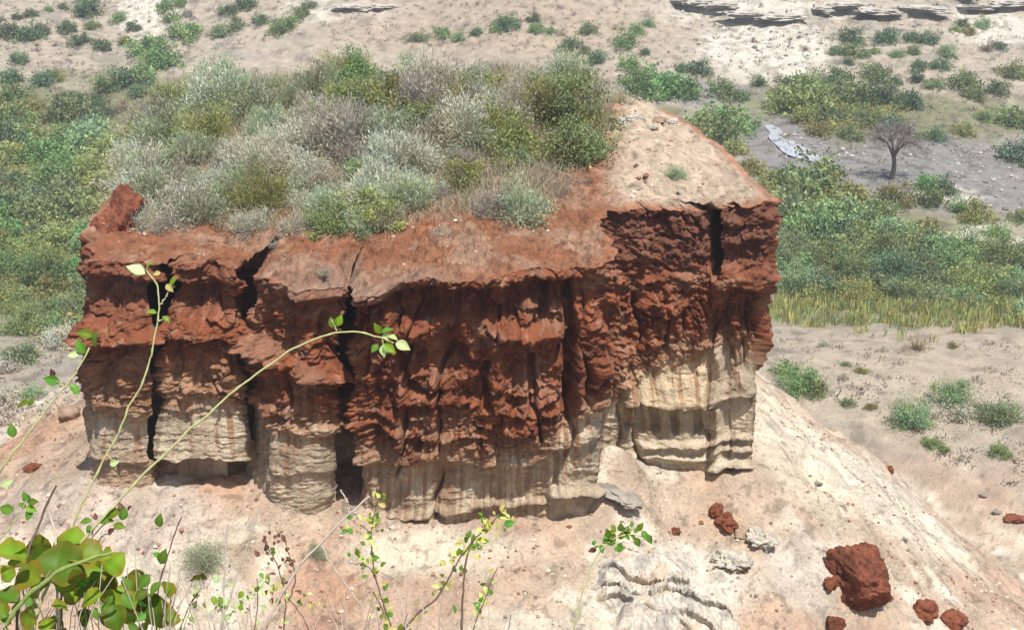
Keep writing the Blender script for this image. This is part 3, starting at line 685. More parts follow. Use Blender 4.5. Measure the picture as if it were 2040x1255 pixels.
# small dry tufts on the bare terrace
for i, (x, y, w, kd) in enumerate([(838,492,46,'grey'),(885,478,70,'grey'),(990,492,30,'sage'),(1025,488,30,'olive'),(930,462,40,'grey'),(645,545,40,'grey'),(545,490,34,'grey'),(300,440,34,'silver'),(770,455,40,'brown'),(600,468,50,'grey')]):
    p = hit_terrain([x], [y], butte_top, 15, 45, 400)[0]; rad = w * 0.5 * (p[1] * CP - p[2] * SP) / F
    nm = ['left end', 'middle', 'right end']
    place_bush('dry_tuft', p - np.array([0, 0, 0.03]), rad, kd, 'sparse', '%s low dry tuft on the bare red terrace, %s from the left' % (COLNAME[kd], ORD[sorted([838,885,990,1025,930,645,545,300,770,600]).index(x)]), 'dry tufts on the terrace', True, 0.9)
# bleached dead branch lying by the green bush
bp_ = [at_Y(np.array(float(x)), np.array(float(y)), Y) for x, y, Y in ((1148,296,27.2),(1160,312,26.95),(1172,325,26.8),(1180,336,26.7))]
bp_ = np.array(bp_); bp_[:, 2] = butte_top(bp_[:, 0], bp_[:, 1]) + np.array([0.30, 0.16, 0.08, 0.04])
v_, q_ = tube(spline(bp_, 12), np.linspace(0.03, 0.05, 12), 6)
link('dead_branch', np_mesh('dead_branch', v_ - bp_[-1], q_, mats=[wood_mat('bleached_wood', (0.62, 0.48, 0.24), (0.45, 0.33, 0.17))]), loc=bp_[-1], label='bleached yellow dead branch leaning below the green bush on the butte', cat='branch')

# ------------------------------------------------------------------ valley bushes
VB = {
 'on the far left slope': [(62,32,30,'dark'),(33,38,22,'dark'),(97,22,22,'green'),(125,18,22,'green'),(175,30,66,'dark'),(240,42,36,'green'),(15,72,60,'dark'),(55,76,60,'dark'),(85,68,36,'dark'),(135,64,46,'dark'),(185,57,36,'green'),(160,88,50,'dark'),(205,96,44,'dark'),(265,60,32,'dark'),(38,124,42,'dark'),(140,112,16,'brown'),(300,104,84,'green'),(250,88,34,'olive'),(375,74,70,'green'),(340,40,36,'green'),(330,20,40,'green'),(360,12,32,'green'),(375,30,24,'grey'),(455,28,38,'dark'),(490,14,50,'dark'),(520,46,36,'dark'),(470,58,42,'sage'),(555,66,48,'green'),(580,50,44,'green'),(600,34,40,'green'),(620,16,34,'dark'),(440,72,44,'sage'),(25,162,56,'dark'),(85,168,50,'dark'),(110,160,44,'olive'),(75,92,18,'brown'),(110,92,18,'brown')],
 'beyond the top of the butte': [(1010,54,52,'dark'),(948,68,30,'dark'),(985,60,30,'green'),(1068,60,34,'green'),(1062,42,28,'dark'),(1095,66,28,'sage'),(1175,64,40,'sage'),(1248,92,50,'green'),(1268,66,36,'green'),(1292,52,26,'sage'),(1285,108,24,'dark'),(1190,122,48,'dark'),(1135,95,46,'dark'),(1165,105,26,'green'),(1225,60,18,'brown'),(1120,70,20,'brown'),(880,72,40,'green'),(830,80,44,'sage'),(915,80,36,'sage')],
 'at the far top right': [(1665,108,34,'dark'),(1690,82,56,'dark'),(1690,108,50,'green'),(1720,114,30,'dark'),(1742,106,26,'green'),(1765,84,52,'dark'),(1785,112,32,'green'),(1815,82,40,'dark'),(1820,108,32,'green'),(1850,86,46,'dark'),(1885,112,42,'sage'),(1915,52,30,'dark'),(1957,56,36,'sage'),(1990,96,32,'dark'),(1965,102,40,'brown'),(1930,68,30,'olive'),(1905,62,24,'green'),(1690,128,26,'dark'),(1665,162,56,'dark'),(1745,156,62,'green'),(1782,168,32,'dark'),(1830,138,44,'dark'),(1875,136,42,'dark'),(1825,162,36,'dark'),(1920,174,72,'green'),(1862,174,42,'green'),(1985,184,54,'dark'),(2015,152,60,'green'),(1940,198,52,'green'),(1575,80,16,'brown'),(1605,100,18,'brown'),(1500,85,16,'brown')],
 'in the valley right of the butte': [(1268,186,90,'bright'),(1320,182,110,'bright'),(1365,190,70,'bright'),(1440,192,70,'green'),(1475,196,40,'dark'),(1390,146,52,'dark'),(1362,140,34,'dark'),(1255,138,56,'green'),(1510,170,34,'dark'),(1565,190,64,'dark'),(1605,178,76,'green'),(1645,190,60,'green'),(1610,222,120,'olive'),(1556,218,70,'olive'),(1700,204,90,'green'),(1747,200,84,'dark'),(1805,212,66,'dark'),(1650,238,64,'dark'),(1598,244,60,'olive'),(1722,246,64,'green'),(1772,260,64,'dark'),(1630,268,56,'olive'),(1690,274,54,'green'),(1864,278,42,'dark'),(1840,276,32,'green'),(1915,268,52,'olive'),(2020,246,90,'green'),(2030,324,84,'dark'),(1962,242,44,'green'),(1450,254,114,'bright'),(1395,264,74,'green'),(1420,290,124,'green'),(1465,304,60,'olive'),(1500,342,64,'olive'),(1550,362,70,'green'),(1620,372,120,'green'),(1680,400,110,'olive'),(1600,400,100,'green'),(1850,372,60,'bright'),(1880,384,60,'dark'),(1850,410,70,'green'),(1780,405,70,'olive'),(1750,430,80,'green'),(1690,440,100,'sage'),(1790,470,60,'green'),(1850,455,50,'olive'),(1940,440,70,'olive'),(1980,470,60,'green'),(2030,440,50,'green'),(1910,420,50,'green')],
 'on the sandy slope by the butte': [(1590,772,84,'green'),(1565,744,60,'green'),(1622,780,56,'green'),(1820,846,92,'sage'),(1893,800,84,'sage'),(1905,836,56,'grey'),(1998,838,96,'sage'),(1990,905,46,'green'),(1685,728,22,'green'),(1715,742,26,'olive'),(1680,754,22,'grey'),(1690,806,34,'sage'),(1735,814,26,'olive'),(1830,696,56,'brown'),(1900,692,22,'olive'),(1855,888,40,'green'),(1882,898,26,'green'),(1760,700,22,'grey'),(1640,690,26,'grey')],
 'in the scrub left of the butte': [(30,198,72,'green'),(6,205,40,'green'),(130,208,46,'dark'),(160,204,38,'dark'),(195,210,40,'dark'),(215,180,64,'green'),(250,170,64,'dark'),(285,158,66,'green'),(322,134,84,'bright'),(275,190,44,'dark'),(210,230,48,'dark'),(245,222,54,'brown'),(60,220,54,'olive'),(100,565,112,'bright'),(28,545,70,'bright'),(45,720,74,'sage'),(125,694,84,'grey'),(20,606,74,'sage'),(62,648,64,'sage'),(135,630,92,'sage'),(10,800,64,'grey'),(60,790,50,'sage'),(20,740,50,'grey')],
}
def fill(poly, n, wr, kinds, mind, seed):
    r = np.random.default_rng(seed); P_ = np.array(poly, float); out = []
    tries = 0
    while len(out) < n and tries < 6000:
        tries += 1
        x = r.uniform(P_[:, 0].min(), P_[:, 0].max()); y = r.uniform(P_[:, 1].min(), P_[:, 1].max())
        if not inside(np.array([x]), np.array([y]), poly)[0]: continue
        if any(math.hypot((x - a[0]), 1.7 * (y - a[1])) < mind for a in out): continue
        out.append((x, y, r.uniform(*wr), str(r.choice(kinds))))
    return out
VB['in the scrub left of the butte'] += fill([(-60,225),(190,232),(260,300),(215,380),(185,500),(165,660),(90,690),(-60,590)], 50, (60, 112), ['green','olive','green','sage','olive','bright','dark'], 42, 1)
VB['in the scrub right of the butte'] = fill([(1560,430),(1700,440),(1830,480),(2090,540),(2090,640),(1880,620),(1700,600),(1560,590)], 50, (62, 112), ['sage','sage','green','green','sage','olive','dark'], 36, 2)
for zone, items in VB.items():
    ps = hit_terrain([b[0] for b in items], [b[1] for b in items], terrain, 30, 400, 500)
    labs = rows_label(items, 16, zone)
    for b, p, lb in zip(items, ps, labs):
        rad = b[2] * 0.5 * (p[1] * CP - p[2] * SP) / F * 1.12
        near_ = b[2] > 80 and b[1] > 500
        place_bush('bush', p - np.array([0, 0, 0.10 * rad]), rad, b[3], 'leafy' if near_ else ('sparse' if b[3] == 'brown' else 'far'), lb, 'bushes ' + zone, False, 1.0)

# ------------------------------------------------------------------ trees of the gorge floor
def tree(label, x, y, hpx, wpx, kind, seed, name='acacia_tree'):
    r = np.random.default_rng(seed); p = hit_terrain([x], [y], terrain, 30, 400, 500)[0]; k_ = (p[1] * CP - p[2] * SP) / F
    H, Wd = hpx * k_ * 1.06, wpx * k_ * 0.5
    e = link(name, None, loc=p, label=label, cat='tree')
    tubes = [tube(spline([(0, 0, -0.2), (0.04 * H, 0, 0.25 * H), (-0.02 * H, 0.02 * H, 0.5 * H)], 8), np.linspace(0.055, 0.035, 8) * H, 7)]
    tips = []
    for i in range(9):
        a = i * 2.4 + r.uniform(-0.3, 0.3); q = r.uniform(0.45, 0.95)
        tip = np.array([math.cos(a) * Wd * q, math.sin(a) * Wd * q, H * r.uniform(0.72, 0.92)])
        b0 = np.array([0.0, 0.0, H * r.uniform(0.38, 0.5)])
        tubes.append(tube(spline([b0, b0 * 0.5 + tip * 0.5 + np.array([0, 0, 0.08 * H]), tip], 8), np.linspace(0.026, 0.008, 8) * H, 5)); tips.append(tip)
        for j in range(7):
            t2 = tip + r.normal(size=3) * np.array([Wd * 0.3, Wd * 0.3, H * 0.1])
            tubes.append(tube([b0 * 0.35 + tip * 0.65 + np.array([0, 0, 0.03 * H]), (tip + t2) / 2, t2], np.array([0.010, 0.007, 0.004]) * H, 3)); tips.append(t2)
    v_, q_ = join(tubes); link('trunk', np_mesh('trunk', v_, q_, mats=[M_BARK]), e)
    tips = np.array(tips); n = 5200 if kind != 'bare' else 2200
    ids = r.integers(len(tips), size=n)
    C = tips[ids] + r.normal(size=(n, 3)) * np.array([Wd * 0.16, Wd * 0.16, H * (0.085 if kind != 'bare' else 0.055)])
    if kind == 'bare':
        V, Q_ = leaf_quads(C, unit(r.normal(size=(n, 3)) + np.array([0, 0, 0.4])), 0.11 * H, 0.007 * H, r)
        m_ = wood_mat('dead_twig', (0.27, 0.23, 0.20), (0.16, 0.13, 0.12))
    else:
        V, Q_ = leaf_quads(C, unit(r.normal(size=(n, 3))), 0.075 * H, 0.04 * H, r); m_ = LEAF[kind]
    tn = np.repeat(r.uniform(0.7, 1.3, n), 4)[:, None] * np.ones(3)
    link('crown', np_mesh('crown', V, Q_, col=tn, smooth=False, mats=[m_]), e)
tree('bare grey-brown dead tree standing alone by the dry riverbed', 1775, 356, 100, 92, 'bare', 1, 'dead_tree')
tree('slim dark tree on the far rim at top right', 1930, 26, 46, 34, 'dark', 4)

# ------------------------------------------------------------------ grass belt, undergrowth
def scatter_px(poly, n, seed):
    r = np.random.default_rng(seed); P_ = np.array(poly, float)
    x = r.uniform(P_[:, 0].min(), P_[:, 0].max(), n * 4); y = r.uniform(P_[:, 1].min(), P_[:, 1].max(), n * 4)
    m = inside(x, y, poly); x, y = x[m][:n], y[m][:n]
    out = []
    for i in range(0, len(x), 3000): out.append(hit_terrain(x[i:i + 3000], y[i:i + 3000], terrain, 30, 200, 260))
    return np.concatenate(out), r
Pg, r = scatter_px([(1520,612),(1640,588),(2100,612),(2100,700),(1900,676),(1700,660),(1520,644)], 2400, 5)
Pg[:, :2] += r.normal(0, 0.7, (len(Pg), 2)); Pg = Pg[fbm(Pg[:, 0] * 0.35, Pg[:, 1] * 0.35, 3.0, 3) + 0.25 * (Pg[:, 1] - Pg[:, 1].mean()) / 3 > -0.2]; Pg[:, 2] = terrain(Pg[:, 0], Pg[:, 1])
k_ = 5; Pg = np.repeat(Pg, k_, 0); n = len(Pg)
hgt = np.repeat(r.uniform(0.3, 0.95, n // k_), k_) * r.uniform(0.6, 1.1, n)
D = unit(np.stack([r.normal(0, 0.22, n), r.normal(0, 0.22, n), np.ones(n)], -1))
V, Q_ = leaf_quads(Pg + r.normal(size=(n, 3)) * np.array([0.14, 0.14, 0.02]) + D * hgt[:, None] * 0.45, D, hgt, 0.07, r)
tn = np.repeat(np.repeat(r.uniform(0.55, 1.35, n // k_), k_), 4)[:, None] * np.ones(3); tn[:, 0] *= np.repeat(np.repeat(r.uniform(0.7, 1.25, n // k_), k_), 4)
link('tall_grass', np_mesh('tall_grass', V, Q_, col=tn, smooth=False, mats=[LEAF['straw']]), label='belt of tall yellow-green grass along the edge of the sandy slope', cat='grass', kind='stuff')
und = []
for poly, n, sd_ in (([(-80,215),(200,225),(280,300),(220,500),(170,680),(80,690),(-80,560)], 2900, 6), ([(1560,425),(1720,430),(2100,530),(2100,630),(1560,600)], 2400, 7), ([(1500,345),(1700,390),(1780,430),(1560,430)], 1000, 8), ([(1540,190),(1800,200),(1800,255),(1630,265)], 1100, 9)):
    Pu, r = scatter_px(poly, n, sd_); kq = 5; Pu = np.repeat(Pu, kq, 0); n = len(Pu)
    C = Pu + r.normal(size=(n, 3)) * np.array([0.35, 0.35, 0.18]) + np.array([0, 0, 0.28])
    V, Q_ = leaf_quads(C, unit(r.normal(size=(n, 3)) + np.array([0, 0, 0.5])), r.uniform(0.2, 0.42, n), 0.12, r)
    tn = np.repeat(np.repeat(r.uniform(0.6, 1.35, n // kq), kq), 4)[:, None] * np.ones(3); tn[:, 0] *= np.repeat(np.repeat(r.uniform(0.8, 1.35, n // kq), kq), 4)
    und.append((V, Q_, tn))
V, Q_ = join([(a, b_) for a, b_, _ in und])
link('undergrowth', np_mesh('undergrowth', V, Q_, col=np.concatenate([t for _, _, t in und]), smooth=False, mats=[LEAF['olive']]), label='low green undergrowth covering the gorge floor between the bushes', cat='undergrowth', kind='stuff')

def blades(C, hgt, wid, lean, kq, sprd, r, tint=(0.6, 1.3)):
    n0 = len(C); C = np.repeat(C, kq, 0); n = len(C); h = np.repeat(np.broadcast_to(hgt, (n0,)), kq) * r.uniform(0.6, 1.2, n)
    D = unit(np.stack([r.normal(0, lean, n), r.normal(0, lean, n), np.ones(n)], -1))
    V, Q_ = leaf_quads(C + r.normal(size=(n, 3)) * np.array([1, 1, 0.1]) * sprd + D * h[:, None] * 0.42, D, h, wid, r)
    return V, Q_, np.repeat(np.repeat(r.uniform(*tint, n0), kq) * r.uniform(0.8, 1.2, n), 4)[:, None] * np.ones(3)
Pt_, r = scatter_px([(-80,0),(640,0),(600,70),(300,130),(200,210),(-80,210)], 700, 21)
Pt2, _ = scatter_px([(640,0),(1340,0),(1340,140),(1100,110),(640,80)], 420, 22)
Pt3, _ = scatter_px([(1340,30),(2100,30),(2100,330),(1560,330),(1340,160)], 900, 23)
Pt4, _ = scatter_px([(1540,660),(2100,690),(2100,1000),(1900,930),(1540,730)], 200, 24)
Pt5, _ = scatter_px([(-60,700),(150,690),(170,800),(-60,880)], 120, 25)
Pa = np.concatenate([Pt_, Pt2, Pt3, Pt4, Pt5]); sz_ = r.uniform(0.12, 0.5, len(Pa)); sz_[len(Pt_) + len(Pt2) + len(Pt3):] *= 0.5
V, Q_, tn = blades(Pa, sz_, 0.07, 0.7, 10, 0.16, r, (0.55, 1.2))
link('far_tufts', np_mesh('far_tufts', V, Q_, col=tn, smooth=False, mats=[LEAF['grey']]), label='small dry tufts dotted over the sandy ground of the gorge', cat='grass', kind='stuff')
r = np.random.default_rng(27); n = 9000
gx = r.uniform(-9.3, 4.6, n); gy = r.uniform(24.3, 33.6, n)
Pq = np.stack([gx, gy, butte_top(gx, gy)], -1); qu, qv, _ = proj(Pq)
m = inside(gx, gy, [tuple(q[:2]) for q in PT]) & (qu < 1215 - 0.0 * qv) & (qv < np.interp(qu, [200, 330, 420, 780, 900, 1060, 1130, 1215], [330, 410, 474, 470, 440, 445, 390, 260])) & (fbm(gx * 0.8, gy * 0.8, 61.0, 3) + r.normal(0, 0.3, n) > -0.15)
Pq = Pq[m]; V, Q_, tn = blades(Pq, r.uniform(0.2, 0.55, len(Pq)), 0.014, 0.5, 9, 0.10, r, (0.6, 1.25))
tn[:, 2] *= 0.85
link('dry_grass', np_mesh('dry_grass', V, Q_, col=tn, smooth=False, mats=[LEAF['grey']]), label='dry pale grass growing between the bushes on the butte top', cat='grass', kind='stuff')
def pebbles(C, size, pal, r):
    n = len(C); B0 = np.array([(1,0,0),(0,1,0),(-1,0,0),(0,-1,0),(0,0,1),(0,0,-1)], float)
    V = B0[None] * (1 + r.normal(0, 0.25, (n, 6, 1))) * np.array([1, 1, 0.65]) * size[:, None, None]
    a_ = r.uniform(0, 6.28, n); ca, sa = np.cos(a_)[:, None], np.sin(a_)[:, None]
    V = np.stack([V[..., 0] * ca - V[..., 1] * sa, V[..., 0] * sa + V[..., 1] * ca, V[..., 2]], -1) + (C + np.array([0, 0, 1.0]) * size[:, None] * 0.25)[:, None]
    tri = np.array([(0,1,4),(1,2,4),(2,3,4),(3,0,4),(1,0,5),(2,1,5),(3,2,5),(0,3,5)])
    return V.reshape(-1, 3), (tri[None] + 6 * np.arange(n)[:, None, None]).reshape(-1, 3), np.repeat(np.array(pal)[r.integers(len(pal), size=n)], 6, 0)
Pr, r = scatter_px([(1500,250),(1700,280),(2100,290),(2100,440),(1880,400),(1700,350),(1560,320)], 700, 28)
Pr2, _ = scatter_px([(1340,0),(2100,0),(2100,60),(1700,80),(1560,140),(1400,120)], 700, 29); Pr = np.concatenate([Pr, Pr2])
V, T_, c_ = pebbles(Pr, 0.05 + 0.26 * r.random(len(Pr)) ** 4, [(0.25,0.235,0.22),(0.36,0.33,0.30),(0.17,0.155,0.145),(0.42,0.38,0.32)], r)
link('riverbed_stones', np_mesh('riverbed_stones', V, tris=T_, col=c_, smooth=False, mats=[M_ROCK]), label='grey stones strewn along the dry riverbed and the far rim', cat='gravel', kind='stuff')
n = 5000; gx = r.uniform(-9.2, 5.8, n); gy = r.uniform(21.8, 32, n); Pp = np.stack([gx, gy, butte_top(gx, gy)], -1); qu, qv, _ = proj(Pp)
m = inside(gx, gy, [tuple(q[:2]) for q in PT]) & ((qv > 440) | (qu > 1190)) & (seg_dist(gx, gy, [tuple(q[:2]) for q in PT], True) > 0.45); Pp = Pp[m]
V, T_, c_ = pebbles(Pp + np.array([0, 0, 0.015]), (0.014 + 0.05 * r.random(len(Pp)) ** 4) * np.where(Pp[:, 0] > 2.2, 1.5, 1.0), [(0.36,0.2,0.12),(0.22,0.1,0.06),(0.5,0.4,0.3),(0.55,0.5,0.42)], r)
link('soil_crumbs', np_mesh('soil_crumbs', V, tris=T_, col=c_, smooth=False, mats=[M_ROCK]), label='crumbs of clay and gravel on the bare ground of the butte top', cat='gravel', kind='stuff')

# ------------------------------------------------------------------ stream
sp_ = np.array([(1530,250),(1546,264),(1556,280),(1578,296),(1604,312),(1650,326)], float)
cs = hit_terrain(sp_[:, 0], sp_[:, 1], terrain, 30, 300, 400)
cs = spline(cs, 24); wd_ = np.interp(np.linspace(0, 1, 24), [0, 0.3, 0.8, 1], [0.35, 0.8, 1.25, 0.4]) + 0.08 * np.sin(np.arange(24) * 0.9)
tg_ = unit(np.gradient(cs, axis=0)); sd2 = unit(np.stack([tg_[:, 1], -tg_[:, 0], 0 * tg_[:, 0]], -1))
Vw = np.stack([cs - sd2 * wd_[:, None], cs + sd2 * wd_[:, None]], 1); zw_ = terrain(cs[:, 0], cs[:, 1]); zw_ = np.convolve(np.pad(zw_, 4, 'edge'), np.ones(9) / 9, 'valid'); Vw[..., 2] = zw_[:, None] + 0.05
mw, tw_, bw, ow = mat_base('stream_water'); bw.inputs['Base Color'].default_value = (0.38, 0.39, 0.43, 1); bw.inputs['Roughness'].default_value = 0.25; bw.inputs['Specular IOR Level'].default_value = 0.5
link('stream', np_mesh('stream', Vw.reshape(-1, 3), grid_quads(24, 2), mats=[mw]), kind='structure', label='short pale stream pool in the dry riverbed')

# ------------------------------------------------------------------ rocks and stones
def place_rock(name, x, y, wpx, kind, label, group=None, hs=0.8, surf=terrain, lo=12, hi=400, sx=1.0, i=None, sink=0.25, rz=None):
    p = hit_terrain([x], [y], surf, lo, hi, 500)[0]; rad = wpx * 0.5 * (p[1] * CP - p[2] * SP) / F
    me_ = RK[kind][random.randrange(3) if i is None else i]
    return link(name, me_, loc=p + np.array([0, 0, rad * hs * (1 - 2 * sink) * 0.6]), rot=(random.uniform(-0.2, 0.2), random.uniform(-0.2, 0.2), random.uniform(0, 6.28) if rz is None else rz), scale=(rad * sx, rad, rad * hs), label=label, cat='rock', group=group)
RK['block'] = [rock_mesh('fallen_block', 93 + i, 6, 0.42, 0.0, cuts=9, strata=0.02, box=0.75, col=(0.19, 0.065, 0.036), col2=(0.11, 0.038, 0.022)) for i in range(3)]
place_rock('boulder', 1712, 1180, 136, 'block', 'large dark red boulder fallen on the pale slope at lower right', hs=1.0, i=1, sink=0.2, rz=0.35)
for x, y, w, kd, hs, sx, lb in (
  (1655,1165,38,'red',0.9,1,'small red rock tucked against the left side of the large boulder'),
  (1836,1222,62,'red',0.8,1,'red rock right of the large boulder, left one of a pair'),
  (1900,1245,52,'red',0.8,1,'red rock at the bottom edge, right one of the pair by the boulder'),
  (1664,1250,42,'block',0.9,1,'dark red rock at the bottom edge below the large boulder'),
  (1428,1022,30,'red',1.1,1,'brown-red rock topmost of the cluster below the end pillar'),
  (1448,1046,46,'red',0.8,1,'brown rock in the middle of the cluster below the end pillar'),
  (1474,1068,34,'tan',0.8,1,'tan rock lowest of the cluster below the end pillar'),
  (1346,1060,20,'red',0.8,1,'small red stone alone left of the rock cluster'),
  (1516,1082,64,'pale',0.9,1,'rounded white rock overhanging a shadow below the end pillar'),
  (1462,1124,70,'pale',0.8,1,'knobbly grey-white rock left below the rounded white rock'),
  (1236,992,84,'grey',0.45,1.1,'flat grey slab jutting out at the foot of the front corner'),
  (64,936,34,'red',0.5,1,'small red stone on the left talus slope'),
  (138,836,50,'tan',1.2,1,'brown block standing at the left skyline behind the butte'),
  (1772,938,20,'red',0.8,1,'small red stone on the far edge of the right slope'),
  (2022,1036,36,'red',0.6,1.2,'long red stone at the right edge of the slope'),
  (1986,1022,20,'grey',0.8,1,'small grey stone left of the long red stone'),
  (1960,988,16,'grey',0.8,1,'small dark stone high on the right slope'),
  (1802,1076,16,'grey',0.8,1,'small dark stone right of the large boulder, upslope'),
  (1678,1012,18,'grey',0.8,1,'small dark stone upslope from the large boulder'),
  (1630,965,16,'grey',0.8,1,'small grey stone in the white streak of the slope')):
    place_rock('rock', x, y, w, kd, lb, None, hs, sx=sx, rz=None if sx == 1 else random.uniform(-0.15, 0.15))
# pale stones at the right rear edge of the butte top, and stones on its bare slope
tst = [(1214,240,30),(1240,246,30),(1262,240,30),(1288,246,32),(1312,244,30),(1334,250,34),(1300,258,22),(1252,258,20),(1352,300,14),(1382,322,16),(1356,388,24),(1386,402,24),(1424,410,18),(1490,412,24),(1420,348,14),(1330,330,14),(1290,300,14),(1270,330,16),(1440,366,16),(1310,372,16),(1460,386,14),(1400,366,12),(1240,345,14),(1350,345,12)]
for i, (x, y, w) in enumerate(tst):
    back = i < 8; grp = tst[:8] if back else tst[8:]
    rk = sorted(t[0] for t in grp).index(x)
    o = place_rock('stone', x, y, w, 'pale' if i % 4 else 'tan', '%s, %s from the left' % ('pale stone heaped at the rear edge of the butte top' if back else 'small stone on the bare slope of the butte top', ORD[rk]), 'stones on the butte top', 0.8, butte_top, 15, 45)
# rock ledges of the far rim: ragged slabs resting on the step, overhanging it
RK['slab'] = [rock_mesh('ledge_slab', 60 + i, 5, 1.1, 0.0, cuts=5, box=0.6, col=(0.46, 0.42, 0.36), col2=(0.30, 0.27, 0.235)) for i in range(3)]
LX = [(1352,14,66),(1392,20,60),(1440,28,60),(1490,46,84),(1555,46,90),(1625,24,60),(1690,26,70),(1748,40,80),(1840,32,90),(1930,25,110),(2010,22,90),(705,18,70),(770,14,60)]
for i, (x, y, w) in enumerate(LX):
    p = hit_terrain([x], [y], terrain, 60, 300)[0]
    if x > 1300: p[1] = float(rim_line(p[0])) - 0.25
    p[2] = terrain(p[0:1], p[1:2] + 0.6)[0]; rad = w * 0.5 * (p[1] * CP - p[2] * SP) / F
    link('rock_ledge', RK['slab'][i % 3], loc=p + np.array([0, 0, -0.16]), rot=(0, random.uniform(-0.04, 0.04), random.uniform(-0.2, 0.2)), scale=(rad * 1.1, 0.9, 0.34), label='grey rock ledge along the far rim, %s from the left' % ORD[sorted(q[0] for q in LX).index(x)], cat='rock', group='ledges of the far rim')
# craggy white outcrop at the bottom of the frame
oc0 = hit_terrain([1335], [1190])[0]
nx_, ny_ = 300, 210
ux = oc0[0] + np.linspace(-2.3, 2.3, nx_)[None].repeat(ny_, 0); uy = oc0[1] + np.linspace(-2.0, 2.0, ny_)[:, None].repeat(nx_, 1)
bz = terrain(ux, uy); qx = ux + 0.25 * fbm(ux * 1.2, uy * 1.2, 3.0, 3); qy = uy + 0.25 * fbm(ux * 1.2, uy * 1.2, 8.0, 3)
mk = sstep(1.0, 0.65, np.sqrt(((qx - oc0[0]) / 1.9) ** 2 + ((qy - oc0[1]) / 1.35) ** 2))
lv = 1.3 * fbm(ux * 0.42, uy * 0.9, 21.0, 2) + 0.75 * (uy - oc0[1]) + 0.10 * fbm(ux * 2.5, uy * 2.5, 5.0, 3)
fr = lv - np.floor(lv); hq = np.floor(lv) + sstep(0.0, 0.09, fr)
g1, g2, gi = worley(ux * 3.2 + 0.5 * fbm(ux * 4, uy * 4, 1.0, 2), uy * 4.5 + 0.5 * fbm(ux * 4, uy * 4, 2.0, 2), 7)
hh = 0.24 * (hq - lv) + 0.10 * fbm(ux * 0.9, uy * 0.9, 2.0, 3) + 0.10 * (gi - 0.5) * sstep(0, 0.2, g2 - g1) - 0.06 * sstep(0.10, 0, g2 - g1) + 0.03 * fbm(ux * 9, uy * 9, 4.0, 3, 0.6)
oz = bz - 0.12 + mk * (0.20 + hh)
oy = uy - 0.12 * mk * sstep(0.0, 0.10, fr) * sstep(0.4, 0.1, fr)
w_ = fbm(ux * 1.7, uy * 1.7, 14.0, 4)
oc = np.zeros(ux.shape + (3,)); oc[:] = (0.54, 0.49, 0.41); oc = mixc(oc, (0.36, 0.33, 0.29), sstep(0.0, 0.5, w_ + 0.3 * fbm(ux * 8, uy * 8, 15.0, 3))); oc = mixc(oc, (0.46, 0.36, 0.27), 0.8 * sstep(0.1, 0.5, -w_))
link('white_outcrop', np_mesh('white_outcrop', np.stack([ux, oy, oz], -1).reshape(-1, 3), grid_quads(ny_, nx_), col=oc.reshape(-1, 3), mats=[M_ROCK]), label='craggy white rock outcrop in the talus at the bottom of the slope', cat='rock')
# gravel too small to count
r = np.random.default_rng(9); n = 15000
gx = np.concatenate([r.uniform(-13, 14, n)]); gy = r.uniform(16.5, 31, n)
m = ~inside(gx, gy, FOOT); m &= (fbm(gx * 0.4, gy * 0.4, 6.6, 3) + r.normal(0, 0.35, n)) > -0.05; gx, gy = gx[m], gy[m]; gz = terrain(gx, gy)
n = len(gx); size = 0.014 + 0.05 * r.random(n) ** 4
B0 = unit(np.array([(1,0,0),(0,1,0),(-1,0,0),(0,-1,0),(0,0,1),(0,0,-1)], float) + 0.0)
V = (B0[None] * (1 + r.normal(0, 0.25, (n, 6, 1))) * np.array([1, 1, 0.7]) * size[:, None, None]) @ np.eye(3)
a_ = r.uniform(0, 6.28, n); ca, sa = np.cos(a_), np.sin(a_)
V = np.stack([V[..., 0] * ca[:, None] - V[..., 1] * sa[:, None], V[..., 0] * sa[:, None] + V[..., 1] * ca[:, None], V[..., 2]], -1) + np.stack([gx, gy, gz + size * 0.3], -1)[:, None]
tri = np.array([(0,1,4),(1,2,4),(2,3,4),(3,0,4),(1,0,5),(2,1,5),(3,2,5),(0,3,5)])
T_ = (tri[None] + 6 * np.arange(n)[:, None, None]).reshape(-1, 3)
pal = np.array([(0.40,0.30,0.22),(0.25,0.11,0.06),(0.55,0.5,0.42),(0.22,0.18,0.15),(0.34,0.2,0.13)])
link('gravel', np_mesh('gravel', V.reshape(-1, 3), tris=T_, col=np.repeat(pal[r.integers(5, size=n)], 6, 0), smooth=False, mats=[M_ROCK]), label='loose gravel strewn over the talus', cat='gravel', kind='stuff')
for i, (x, y, w, kd, lb) in enumerate([(405,1130,90,'sage','wispy grey-green bush on the talus below the left blocks'),(630,1110,46,'sage','small grey-green tuft on the red soil below the third column')]):
    p = hit_terrain([x], [y])[0]; place_bush('bush', p, w * 0.5 * (p[1] * CP - p[2] * SP) / F, kd, 'wispy', lb, None, True, 1.1)
